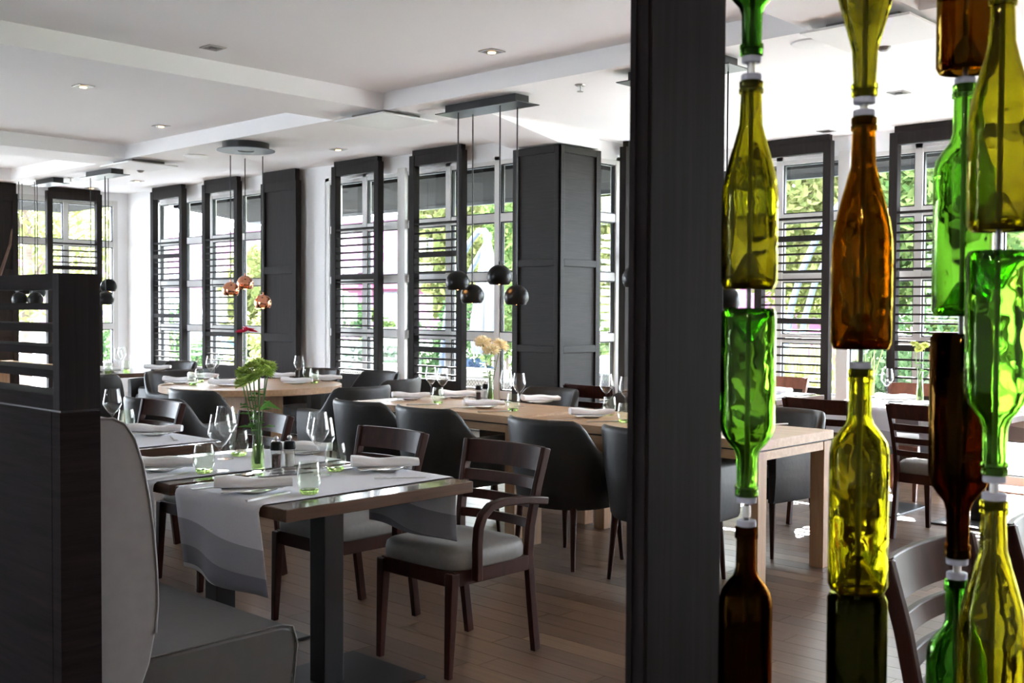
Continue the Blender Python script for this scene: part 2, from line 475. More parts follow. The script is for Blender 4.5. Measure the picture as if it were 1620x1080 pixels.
# ------------------------------------------------------------------ mesh building
class MB:
    def __init__(self):
        self.v, self.f = [], []

    def add(self, vs, fs):
        o = len(self.v)
        self.v += [tuple(p) for p in vs]
        self.f += [tuple(i + o for i in f) for f in fs]
        return self

    def box(self, x0, x1, y0, y1, z0, z1):
        vs = [(x, y, z) for z in (z0, z1) for y in (y0, y1) for x in (x0, x1)]
        return self.add(vs, [(0, 2, 3, 1), (4, 5, 7, 6), (0, 1, 5, 4), (2, 6, 7, 3), (0, 4, 6, 2), (1, 3, 7, 5)])

    def hexa(self, bottom, top):
        """eight-cornered block: four bottom then four top corners, both counter-clockwise from above"""
        return self.add(list(bottom) + list(top), [(3, 2, 1, 0), (4, 5, 6, 7)] + [(i, (i + 1) % 4, 4 + (i + 1) % 4, 4 + i) for i in range(4)])

    def tube(self, pts, r, n=10, cap=True):
        pts = [Vector(p) for p in pts]
        rs = r if isinstance(r, (list, tuple)) else [r] * len(pts)
        vs, fs = [], []
        up = None
        for i, p in enumerate(pts):
            a = pts[max(i - 1, 0)]
            b = pts[min(i + 1, len(pts) - 1)]
            t = (b - a).normalized()
            if up is None:
                up = Vector((0, 0, 1)) if abs(t.z) < 0.9 else Vector((1, 0, 0))
            s = t.cross(up).normalized()
            u = s.cross(t).normalized()
            up = u
            for k in range(n):
                an = 2 * PI * k / n
                vs.append(p + (s * math.cos(an) + u * math.sin(an)) * rs[i])
        for i in range(len(pts) - 1):
            for k in range(n):
                a, b = i * n + k, i * n + (k + 1) % n
                fs.append((a, b, b + n, a + n))
        if cap:
            fs.append(tuple(range(n - 1, -1, -1)))
            fs.append(tuple((len(pts) - 1) * n + k for k in range(n)))
        return self.add(vs, fs)

    def strip(self, pts, w, h, side):
        """rectangular bar swept along pts; side = sideways direction (its width w), h across"""
        pts = [Vector(p) for p in pts]
        side = Vector(side).normalized()
        vs, fs = [], []
        for i, p in enumerate(pts):
            t = (pts[min(i + 1, len(pts) - 1)] - pts[max(i - 1, 0)]).normalized()
            nrm = t.cross(side).normalized()
            for a, b in ((-1, -1), (1, -1), (1, 1), (-1, 1)):
                vs.append(p + side * (a * w / 2) + nrm * (b * h / 2))
        for i in range(len(pts) - 1):
            for k in range(4):
                a, b = i * 4 + k, i * 4 + (k + 1) % 4
                fs.append((a, b, b + 4, a + 4))
        fs.append((3, 2, 1, 0))
        o = (len(pts) - 1) * 4
        fs.append((o, o + 1, o + 2, o + 3))
        return self.add(vs, fs)

    def lathe(self, prof, n=24, c=(0, 0, 0)):
        """surface of revolution; points with r = 0 close the pole"""
        vs, fs, rings = [], [], []
        for r, z in prof:
            if r < 1e-6:
                rings.append([len(vs)])
                vs.append((c[0], c[1], c[2] + z))
            else:
                rings.append(list(range(len(vs), len(vs) + n)))
                vs += [(c[0] + r * math.cos(2 * PI * k / n), c[1] + r * math.sin(2 * PI * k / n), c[2] + z) for k in range(n)]
        for A, B in zip(rings, rings[1:]):
            for k in range(n):
                if len(A) == 1 and len(B) == 1:
                    continue
                if len(A) == 1:
                    fs.append((A[0], B[(k + 1) % n], B[k]))
                elif len(B) == 1:
                    fs.append((A[k], A[(k + 1) % n], B[0]))
                else:
                    fs.append((A[k], A[(k + 1) % n], B[(k + 1) % n], B[k]))
        return self.add(vs, fs)

    def prism(self, poly, axis, a, b):
        """flat polygon (pairs) pushed along axis from a to b"""
        def P(u, v, w):
            return {'x': (w, u, v), 'y': (u, w, v), 'z': (u, v, w)}[axis]
        n = len(poly)
        vs = [P(u, v, a) for u, v in poly] + [P(u, v, b) for u, v in poly]
        fs = [tuple(range(n - 1, -1, -1)), tuple(range(n, 2 * n))]
        fs += [(i, (i + 1) % n, n + (i + 1) % n, n + i) for i in range(n)]
        return self.add(vs, fs)

    def grid(self, fn, nu, nv, closed_u=False):
        vs = [fn(i / nu, j / nv) for i in range(nu + (0 if closed_u else 1)) for j in range(nv + 1)]
        fs = []
        cu = nu if closed_u else nu + 1
        for i in range(nu):
            for j in range(nv):
                a = i * (nv + 1) + j
                b = ((i + 1) % cu) * (nv + 1) + j
                fs.append((a, b, b + 1, a + 1))
        return self.add(vs, fs)

    def mesh(self, name, smooth=None, recalc=True):
        me = bpy.data.meshes.new(name)
        me.from_pydata([tuple(p) for p in self.v], [], self.f)
        if recalc:
            import bmesh
            bm = bmesh.new(); bm.from_mesh(me)
            bmesh.ops.recalc_face_normals(bm, faces=bm.faces)
            bm.to_mesh(me); bm.free()
        if smooth:
            me.polygons.foreach_set('use_smooth', [True] * len(me.polygons))
            me.set_sharp_from_angle(angle=math.radians(smooth))
        me.update()
        return me


def link(name, me, mat, parent=None, loc=(0, 0, 0), rot=(0, 0, 0), bevel=0.0, solid=0.0, sub=0):
    if isinstance(me, MB):
        me = me.mesh(name)
    if mat is not None and not me.materials:
        me.materials.append(M[mat] if isinstance(mat, str) else mat)
    o = bpy.data.objects.new(name, me)
    col.objects.link(o)
    o.location = loc
    o.rotation_euler = rot
    if parent is not None:
        o.parent = parent
    if solid:
        s = o.modifiers.new('thickness', 'SOLIDIFY'); s.thickness = solid; s.offset = 0
    if bevel:
        b = o.modifiers.new('bevel', 'BEVEL'); b.width = bevel; b.segments = 2; b.limit_method = 'ANGLE'
    if sub:
        b = o.modifiers.new('subdivision', 'SUBSURF'); b.levels = sub; b.render_levels = sub
    return o


def tag(o, label, cat, group=None):
    o['label'] = label
    o['category'] = cat
    if group:
        o['group'] = group
    return o


def thing(name, label, cat, loc=(0, 0, 0), rz=0.0, group=None):
    o = bpy.data.objects.new(name, None)
    o.empty_display_size = 0.1
    col.objects.link(o)
    o.location = loc
    o.rotation_euler = (0, 0, rz)
    return tag(o, label, cat, group)


def struct(name, mb=None, mat=None, **k):
    if mb is None:
        o = bpy.data.objects.new(name, None)
        col.objects.link(o)
    else:
        o = link(name, mb, mat, **k)
    o['kind'] = 'structure'
    return o


def place(kit, name, label, cat, loc, rz=0.0, group=None):
    """one individual of a kit: list of (part name, mesh, material, bevel[, list of sub-parts])"""
    t = thing(name, label, cat, loc, rz, group)
    for p in kit:
        o = link(p[0], p[1], p[2], t, bevel=p[3])
        for s in (p[4] if len(p) > 4 else []):
            link(s[0], s[1], s[2], o, bevel=s[3])
    return t

# ================================================================== THE ROOM
ZC, ZK = 2.92, 3.055          # soffit and coffer heights
YC, YB, XE, XR = 7.2, 8.95, -13.9, -6.2
XF, YN = 3.2, -2.6            # walls behind the camera
# --- floor
fl = struct('floor', MB().box(XE - .05, XF, YN, YB + .05, -.12, -.0165), 'subfloor')
PW, PL = 0.125, 1.05
pm = MB().box(-PL / 2 + .0012, PL / 2 - .0012, -PW / 2 + .0012, PW / 2 - .0012, -.016, 0).mesh('plank')
pm.materials.append(M['floor'])
cand, rest = [], MB()
j = 0
y = YN + PW / 2
while y < YB - .12:
    off = (j * 0.37 + (j % 3) * .21) % 1.0 * PL
    x = XE - off
    while x < XF:
        x0, x1 = max(x, XE), min(x + PL, XF)
        whole = x1 - x0 > PL - 1e-4
        xm = (x0 + x1) / 2
        inside = not (xm < XR and y > YC)
        if inside and x1 - x0 > .05:
            px, py, dz = proj((xm, y, 0))
            if whole and dz > .5 and -60 < px < 1680 and py < 1180:
                cand.append((dz, xm, y))
            else:
                rest.box(x0 + .0012, x1 - .0012, y - PW / 2 + .0012, y + PW / 2 - .0012, -.016, 0)
        x += PL
    y += PW
    j += 1
cand.sort()
for k, (dz, xm, yy) in enumerate(cand):
    if k < 300:
        link('plank', pm, None, fl, (xm, yy, 0))
    else:
        rest.box(xm - PL / 2 + .0012, xm + PL / 2 - .0012, yy - PW / 2 + .0012, yy + PW / 2 - .0012, -.016, 0)
o = link('planks_beyond', rest.mesh('planks_beyond', recalc=False), 'floor', fl)
o['kind'] = 'stuff'
link('threshold_strip', MB().box(XR, 1.0, YB - .19, YB - .09, -.016, .012), 'threshold', fl)

# --- ceiling with coffers
xs = [XE, -13.45, -11.25, -10.62, -7.175, -6.54, -2.95, -2.35, 1.2, XF]
hole_x = {1, 3, 5, 7}
ys = [YN, 1.2, 5.48, YB]
cm = MB()
TH = 0.25
for i in range(len(xs) - 1):
    for k in range(3):
        z = ZK if (i in hole_x and k == 1) else ZC
        cm.box(xs[i], xs[i + 1], ys[k], ys[k + 1], z, ZC + TH + .13)
ceil = struct('ceiling', cm, 'ceiling')
struct('trim_1', MB().hexa([(-6.56, 6.9, 2.79), (-6.0, 6.9, 2.79), (-6.0, 7.44, 2.79), (-6.56, 7.44, 2.79)], [(-6.56, 6.1, ZC), (-6.0, 6.1, ZC), (-6.0, 7.44, ZC), (-6.56, 7.44, ZC)]), 'ceiling')

# --- solid walls
struct('wall_back', MB().box(XE - .2, XR, YC, YC + .22, 2.755, ZC + TH), 'wall')          # header over the garden windows
struct('wall_left', MB().box(XE - .22, XE, YN, YC + .22, 2.815, ZC + TH), 'wall')          # header of the end wall
wp = struct('wall_back_left_pier', MB().box(XE - .2, -13.22, YC, YC + .22, 0, 2.755), 'wall')
struct('wall_back_middle_pier', MB().box(-10.62, -9.54, YC, YC + .22, 0, 2.755), 'wall')
struct('wall_left_corner_pier', MB().box(XE - .22, XE, 7.06, YC + .22, 0, 2.815), 'wall')
struct('wall_left_rear', MB().box(XE - .22, XE, YN, .9, 0, 2.815), 'wall')
struct('wall_bay_side', MB().box(XR - .22, XR, YC + .22, YB, 2.755, ZC + TH), 'wall')
struct('wall_bay', MB().box(XR - .22, XF, YB, YB + .2, 2.755, ZC + TH), 'wall')
struct('wall_bay_right', MB().box(0.6, XF + .2, YB, YB + .2, 0, 2.755), 'wall')
struct('wall_right', MB().box(XF, XF + .2, YN, YB + .2, 0, ZC + TH), 'dimwall')
struct('wall_front', MB().box(XE - .2, XF + .2, YN - .2, YN, 2.755, ZC + TH).box(-7.1, XF + .2, YN - .2, YN, 0, 2.755)
       .box(XE - .2, -8.7, YN - .2, YN, 0, 2.755), 'dimwall')


# --- windows: posts and rails of white profile, black seals, one pane per field
def window(n, along, fixed, us, zs, thick_posts=(), depth=.07, outward=1):
    """along 'x' or 'y'; us = centre lines of the posts; zs = centre lines of the rails"""
    w = struct('window_%d' % n)
    hw, hz = .034, .038

    def B(mb, u0, u1, d0, d1, z0, z1):
        a, b = sorted((fixed + d0 * outward, fixed + d1 * outward))
        return mb.box(u0, u1, a, b, z0, z1) if along == 'x' else mb.box(a, b, u0, u1, z0, z1)
    for i, u in enumerate(us):
        wd = .055 if i in thick_posts else hw
        dd = -.03 if i in thick_posts else 0
        link('mullion', B(MB(), u - wd, u + wd, dd, depth, 0, zs[-1] + hz), 'frame', w, bevel=.004)
    for i in range(len(us) - 1):
        a = us[i] + (.055 if i in thick_posts else hw)
        b = us[i + 1] - (.055 if i + 1 in thick_posts else hw)
        for z in zs:
            link('transom', B(MB(), a, b, .006, depth - .006, z - hz, z + hz), 'frame', w, bevel=.003)
        for z0, z1 in zip(zs, zs[1:]):
            g = .011
            sm = MB()
            za, zb = z0 + hz, z1 - hz
            B(sm, a, b, .018, .05, za, za + g); B(sm, a, b, .018, .05, zb - g, zb)
            B(sm, a, a + g, .018, .05, za + g, zb - g); B(sm, b - g, b, .018, .05, za + g, zb - g)
            link('seal', sm, 'gasket', w)
            link('pane', B(MB(), a + g, b - g, .031, .037, za + g, zb - g), 'pane', w)
    return w


ZR = [.07, .62, 1.15, 1.70, 2.235, 2.755]
window(1, 'x', YC, [-9.52, -8.895, -8.285, -7.64, -6.99, -6.37], ZR, (2,))
window(2, 'x', YC, [-13.19, -13.08, -12.45, -11.84, -11.19, -10.64], ZR)
window(3, 'y', XE, [.94, 1.62, 2.3, 2.98, 3.66, 4.32, 5.0, 5.65, 6.36, 7.03], ZR[:-1] + [2.78], outward=-1)
window(6, 'x', YN, [-8.66, -7.9, -7.14], ZR, outward=-1)
window(4, 'y', XR, [7.46, 7.98, 8.45, 8.91], ZR, outward=-1)
window(5, 'x', YB, [-6.16, -5.75, -5.11, -4.47, -3.82, -3.17, -2.52, -1.87, -1.22, -.57, .08, .57], ZR, (3, 7))


# --- clad column between the hall and the bay
def frame_panel(mb_frame, mb_field, horiz, u0, u1, z0, z1, plane, normal, stile, rails, t=.018):
    """raised stiles and rails round recessed fields on one face; normal = +1/-1"""
    def B(mb, a, b, c, d, d0, d1):
        p, q = sorted((plane + normal * d0, plane + normal * d1))
        return mb.box(a, b, p, q, c, d) if horiz == 'x' else mb.box(p, q, a, b, c, d)
    zlev = [z0] + [z for r in rails for z in r] + [z1]
    parts = []
    for a, b in ((u0, u0 + stile), (u1 - stile, u1)):
        parts.append(('stile', B(MB(), a, b, z0, z1, -.001, t)))
    for r0, r1 in [(z0, z0 + stile)] + list(rails) + [(z1 - stile, z1)]:
        parts.append(('rail', B(MB(), u0 + stile, u1 - stile, r0, r1, -.001, t)))
    return parts


clm = thing('clad_column', 'square dark brown column clad in framed wood panels beside the long table', 'column', (-6.27, 7.2, 0))
link('core', MB().box(-.252, .252, -.252, .258, 0, 2.775), 'column', clm)
for horiz, plane, nrm, u0, u1 in (('x', -.252, -1, -.27, .27), ('y', .252, 1, -.27, .276)):
    for nm, mb in frame_panel(None, None, horiz, u0, u1, 0, 2.775, plane, nrm, .062, [(1.035, 1.095), (1.765, 1.825)]):
        link(nm, mb, 'column', clm, bevel=.003)


# --- sliding shutters
def shutter(label, along, fixed, u0, u1, rails, front, bottom=.735, slat_top=2.215, top=2.865, solid=False):
    """front = direction (+1/-1) of the room side; slats are separate pieces"""
    uc = (u0 + u1) / 2
    w = u1 - u0
    t = thing('sliding_shutter', label, 'shutter', (uc, fixed, .03) if along == 'x' else (fixed, uc, .03), 0 if along == 'x' else PI / 2,
              'dark sliding shutters hung before the windows')
    D = .036
    st = .072 * min(1, w / .7)
    for s in (-1, 1):
        a = s * w / 2
        link('stile', MB().box(min(a, a - s * st), max(a, a - s * st), -D, D, 0, top - .03), 'shutter', t, bevel=.003)
    link('top_rail', MB().box(-w / 2 + st, w / 2 - st, -D + .004, D - .004, top - .13, top - .03), 'shutter', t, bevel=.003)
    link('track', MB().box(-w / 2 + .04, w / 2 - .02, -.03, .03, top - .03, 2.885), 'shutter', t)
    if solid:
        link('rail', MB().box(-w / 2 + st, w / 2 - st, -D, D, 1.75, 1.83), 'shutter', t, bevel=.003)
        link('rail', MB().box(-w / 2 + st, w / 2 - st, -D, D, 1.0, 1.09), 'shutter', t, bevel=.003)
        link('bottom_rail', MB().box(-w / 2 + st, w / 2 - st, -D, D, 0, .12), 'shutter', t, bevel=.003)
        for a, b in ((.12, 1.0), (1.09, 1.75), (1.83, top - .13)):
            link('panel', MB().box(-w / 2 + st, w / 2 - st, -.012, .012, a, b), 'shutter', t)
        return t
    link('bottom_panel', MB().box(-w / 2 + st, w / 2 - st, -.02, .02, 0, bottom - .03), 'shutter', t, bevel=.003)
    link('rail', MB().box(-w / 2 + st, w / 2 - st, -.028, .028, slat_top - .045, slat_top - .025), 'shutter', t)
    for z in rails:
        link('rail', MB().box(-w / 2 + st, w / 2 - st, -D + .004, D - .004, z - .055, z - .005), 'shutter', t, bevel=.002)
    sm = MB().box(-w / 2 + st, w / 2 - st, -.026, .026, -.008, .008).mesh('slat')
    sm.materials.append(M['shutter'])
    z = bottom + .045
    while z < slat_top - .05:
        if all(abs(z - r) > .05 for r in rails):
            link('slat', sm, None, t, (0, 0, z - .03))
        z += .0745
    return t


shutter('slatted shutter with one thick rail beside the white middle pier', 'x', 7.06, -9.22, -8.46, [1.725], -1)
shutter('slatted shutter with two thick rails left of the panelled column', 'x', 7.06, -8.0, -7.27, [1.917, 1.016], -1)
shutter('slatted shutter with two thick rails beside the white corner', 'x', 7.06, -12.97, -12.2, [2.045, 1.30], -1)
shutter('slatted shutter with one low rail behind the copper lamps', 'x', 7.06, -11.74, -10.98, [1.09], -1)
shutter('solid panelled shutter standing against the white pier', 'x', 7.09, -10.55, -9.88, [], -1, top=2.79, solid=True)
shutter('slatted bay shutter between the yellow and the amber bottle', 'x', 8.77, -5.23, -4.5, [2.035, 1.31], -1)
shutter('slatted bay shutter right of the amber bottle', 'x', 8.77, -3.98, -3.25, [1.10], -1)
shutter('slatted bay shutter at the far right behind the bottles', 'x', 8.77, -2.4, -1.67, [1.9], -1)
shutter('slatted shutter on the far end wall behind the partition', 'y', -13.76, 6.04, 6.76, [1.905], 1)
shutter('solid panelled shutter at the left frame edge on the end wall', 'y', -13.76, 5.05, 5.68, [], 1, top=2.79, solid=True)
shutter('narrow sliver of shutter left of the dark foreground post', 'y', -6.07, 7.87, 8.55, [1.9], 1)

# --- ceiling fittings
dlm = [('bezel', MB().box(-.062, .062, -.062, .062, -.006, 0).mesh('bezel'), 'silverbezel', 0,
        [('reflector', MB().box(-.045, .045, -.045, .045, -.0075, -.0062).mesh('reflector'), 'reflector', 0)]),
       ('lamp', MB().lathe([(0, -.0125), (.026, -.0125), (.026, -.008), (0, -.008)], 16).mesh('lamp'), 'warm', 0)]
spots = [((337, 75), 'in the nearest coffer, top left', 0), ((132, 136), 'at the left edge of the second coffer', 1),
         ((255, 199), 'in the second coffer left of the round lamp', 1), ((778, 81), 'in the nearest coffer above the black lamps', 1),
         ((535, 236), 'over the white pier on the window strip', 1), ((1422, 146), 'over the bay right of the amber bottle neck', 0),
         ((1307, 207), 'over the bay shutter left of the amber bottle', 0), ((217, 286), 'above the white corner', 1),
         ((145, 297), 'behind the far black lamp canopy', 1)]
for (px, py), where, lit in spots:
    z = ZK if py < 215 and px < 1000 and (px, py) != (535, 236) else ZC
    p = at(px, py, Z=z)
    t = thing('downlight', 'square recessed ceiling spotlight ' + where, 'downlight', p, 0, 'recessed ceiling spotlights')
    b = link('bezel', dlm[0][1], 'silverbezel', t)
    link('reflector', dlm[0][4][0][1], 'reflector', b)
    lm = link('lamp', dlm[1][1].copy(), None, t)
    lm.data.materials.clear(); lm.data.materials.append(M['warm'] if lit else M['reflector'])
# two unseen spotlights added over the aisle to put highlights on the bottles
for x_, y_, w_ in ((.25, -.7, 'added out of view over the aisle, right'), (-1.0, -.9, 'added out of view over the aisle, left')):
    t = thing('downlight', 'square recessed ceiling spotlight ' + w_, 'downlight', (x_, y_, ZC), 0, 'recessed ceiling spotlights')
    b = link('bezel', dlm[0][1], 'silverbezel', t)
    link('reflector', dlm[0][4][0][1], 'reflector', b)
    ld = bpy.data.lights.new('added_highlight_lamp', 'AREA')
    ld.shape = 'DISK'; ld.size = .08; ld.energy = 1.6; ld.color = (1.0, .93, .85)
    lo = bpy.data.objects.new('added_highlight_lamp', ld)
    col.objects.link(lo)
    lo.parent = t
    lo.location = (0, 0, -.014)
spk = MB().lathe([(0, -.012), (.10, -.012), (.115, -.008), (.118, 0), (0, 0)], 28).mesh('grille', 40)
for px, py, w_ in ((310, 246, 'beside the round lamp canopy'), (685, 176, 'at the end of the black lamp canopy'), (1285, 68, 'by the green bottle neck')):
    tag(link('ceiling_speaker', spk, 'white', loc=at(px, py, Z=ZC)), 'round flat white ceiling speaker ' + w_, 'speaker', 'round ceiling speakers')
for cx, cy, w_ in ((-6.7, 5.64, 'between the copper and the black lamps'), (-10.75, 5.7, 'above the far black lamps'), (-2.63, 5.6, 'behind the bottle necks at top right')):
    t = thing('ceiling_panel', 'thin square white ceiling panel hung ' + w_, 'ceiling panel', (cx, cy, ZC), 0, 'square hung ceiling panels')
    link('plate', MB().box(-.30, .30, -.28, .28, -.052, -.038), 'white', t, bevel=.003)
    link('spacer', MB().box(-.2, .2, -.18, .18, -.0385, 0), 'greyplastic', t)
sdm = [('base', MB().lathe([(0, -.022), (.058, -.022), (.062, -.012), (.062, 0), (0, 0)], 20).mesh('base', 40), 'white', 0),
       ('sensor', MB().lathe([(0, -.075), (.022, -.072), (.040, -.055), (.046, -.022), (0, -.022)], 20).mesh('sensor', 40), 'greyplastic', 0)]
place(sdm, 'smoke_detector', 'grey and white smoke detector beside the far hung panel', 'smoke detector', at(222, 262, Z=ZC))
place(sdm, 'smoke_detector', 'smoke detector beside the bottle neck at top right', 'smoke detector', at(1398, 60, Z=ZC))
spr = [('escutcheon', MB().lathe([(0, -.008), (.03, -.008), (.04, 0), (0, 0)], 16).mesh('escutcheon'), 'silverbezel', 0),
       ('deflector', MB().lathe([(0, -.05), (.022, -.048), (.02, -.044), (.006, -.04), (.008, -.02), (.012, -.008), (0, -.008)], 12).mesh('deflector', 40), 'silverbezel', 0)]
place(spr, 'sprinkler_head', 'metal sprinkler head under the beam left of the dark post', 'sprinkler', at(918, 134, Z=ZC))
place(spr, 'sprinkler_head', 'small sprinkler head between the two far lamp canopies', 'sprinkler', at(112, 281, Z=ZC))


# ================================================================== PENDANT LAMPS
def ball_shade(r, name='shade'):
    prof_o = [(r * math.sin(a), r * math.cos(a)) for a in [PI * k / 24 for k in range(1, 18)]]
    prof_i = [((r - .004) * math.sin(a), (r - .004) * math.cos(a)) for a in [PI * k / 24 for k in range(17, 0, -1)]]
    return MB().lathe([(0, r)] + prof_o + prof_i + [(0, r - .004)], 32).mesh(name, 50)


SH_B = ball_shade(.089)
SH_C = ball_shade(.082, 'copper_shade')
BULB = MB().lathe([(0, -.03), (.028, -.022), (.034, 0), (.026, .024), (.012, .04), (0, .045)], 16).mesh('bulb', 50)


def pendant(label, where, loc, canopy, shades, mat, r):
    """canopy hangs from the soffit; each shade hangs plumb from it on its own cable"""
    t = thing('pendant_lamp', label, 'pendant lamp', (loc[0], loc[1], ZC))
    if canopy[0] == 'bar':
        L, Wd = canopy[1], canopy[2]
        link('canopy', MB().box(-L / 2, L / 2, -Wd / 2, Wd / 2, -.068, -.061), 'black', t, bevel=.002)
        link('ceiling_box', MB().box(-L / 2 + .06, L / 2 - .06, -Wd / 2 + .05, Wd / 2 - .05, -.061, 0), 'black', t)
    else:
        R = canopy[1]
        link('canopy', MB().lathe([(.075, -.070), (R, -.070), (R, -.063), (.075, -.063), (.075, -.070)], 40).mesh('canopy', 40), 'bluegrey', t)
        link('ceiling_box', MB().lathe([(0, -.063), (R * .8, -.063), (R * .8, 0), (0, 0)], 40).mesh('ceiling_box', 40), 'black', t)
    for x, y, z in shades:
        dx, dy, dz = x - loc[0], y - loc[1], z - ZC
        link('cable', MB().tube([(dx, dy, -.06), (dx, dy, dz + r)], .0052, 8), 'black', t)
        s = link('shade', SH_B if mat == 'lacquer' else SH_C, mat, t, (dx, dy, dz))
        link('cord_grip', MB().tube([(0, 0, r - .002), (0, 0, r + .022)], .008, 8), mat, s)
        link('bulb', BULB, 'warm_soft', s, (0, 0, -.025))
    return t


sh = [at(px, py, Y=yy) for px, py, yy in ((724, 447, 5.66), (747, 468, 5.79), (790, 438, 5.66), (817, 470, 5.79))]
pendant('black bar pendant with four black ball shades over the long oak table', '', (-5.68, 5.73), ('bar', .84, .24), sh, 'lacquer', .089)
q = [(-4.25, 5.66, 1.6), (-4.08, 5.79, 1.5), (-3.83, 5.66, 1.62), tuple(at(1148, 475, Y=5.79))]
pendant('black bar pendant mostly hidden behind the dark foreground post', '', (-3.96, 5.72), ('bar', .84, .24), q, 'lacquer', .089)
cc = at(389, 239, Z=2.85)
sh = [at(365, 459, D=10.55), at(388, 449, D=10.75), at(416, 479, D=10.6)]
pendant('round canopy pendant with three polished copper ball shades above the round table', '', (cc.x, cc.y), ('disc', .265), sh, 'copper', .082)
sh = [at(172, 453, D=12.4), at(167, 474, D=12.2), (-11.95, 5.75, 1.6), (-11.8, 5.85, 1.5)]
pendant('far black bar pendant whose balls hang right of the partition', '', (-11.72, 5.8), ('bar', .72, .24), sh, 'lacquer', .089)
sh = [at(31, 474, D=12.85), at(56, 474, D=12.85), at(36, 458, D=13.05), at(60, 462, D=13.05)]
pendant('farthest black bar pendant with balls seen through the partition slats', '', (-13.0, 5.75), ('bar', .6, .22), sh, 'lacquer', .089)

# ================================================================== PARTITION, BANQUETTE
pt = thing('wood_partition', 'dark wenge partition with open slatted top at the left edge', 'partition', (-2.6, 1.17, 0))
PX0 = -5.2
link('end_panel', MB().box(-.045, 0, .001, .103, .002, 1.1445), 'partition', pt)
link('lower_panel', MB().box(PX0, -.0455, .0, .103, .002, 1.1445), 'partition', pt)
link('upper_post', MB().box(-.034, 0, 0, .103, 1.1505, 1.481), 'partition_v', pt)
link('upper_post', MB().box(PX0, PX0 + .05, 0, .103, 1.1505, 1.481), 'partition_v', pt)
link('joint', MB().box(PX0 + .01, -.006, .006, .097, 1.1445, 1.1505), 'black', pt)
for a, b in ((1.1505, 1.186), (1.227, 1.247), (1.284, 1.304), (1.339, 1.359), (1.393, 1.410), (1.445, 1.481)):
    link('slat', MB().box(PX0 + .05, -.034, .0, .103, a, b), 'partition', pt)

bq = thing('banquette', 'grey leather banquette with high curved back along the partition', 'bench', (-2.66, 1.28, 0))
prof = [(0, .05), (0, 1.105), (.02, 1.118), (.055, 1.117), (.088, 1.10), (.115, 1.06), (.138, .99), (.155, .90), (.168, .80), (.176, .70), (.178, .62), (.172, .54), (.155, .46), (.13, .40), (.13, .05)]
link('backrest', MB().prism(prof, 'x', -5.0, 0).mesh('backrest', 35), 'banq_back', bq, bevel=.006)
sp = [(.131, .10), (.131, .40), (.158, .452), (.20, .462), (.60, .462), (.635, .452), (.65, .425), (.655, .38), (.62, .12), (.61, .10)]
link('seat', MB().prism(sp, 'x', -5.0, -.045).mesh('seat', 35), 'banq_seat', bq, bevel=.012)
link('plinth', MB().box(-4.95, -.08, .14, .56, 0, .10), 'black', bq)
link('piping', MB().tube([(-.045, .155, .4615), (-.045, .60, .464), (-.045, .638, .452), (-.045, .655, .40), (-.045, .622, .12)], .0035, 6), 'banq_seat', bq)
link('back_piping', MB().tube([(0, y_, z_) for y_, z_ in prof[2:12]], .003, 6), 'banq_back', bq)


# ================================================================== CHAIRS
def smoothstep(a, b, x):
    t = max(0, min(1, (x - a) / (b - a)))
    return t * t * (3 - 2 * t)


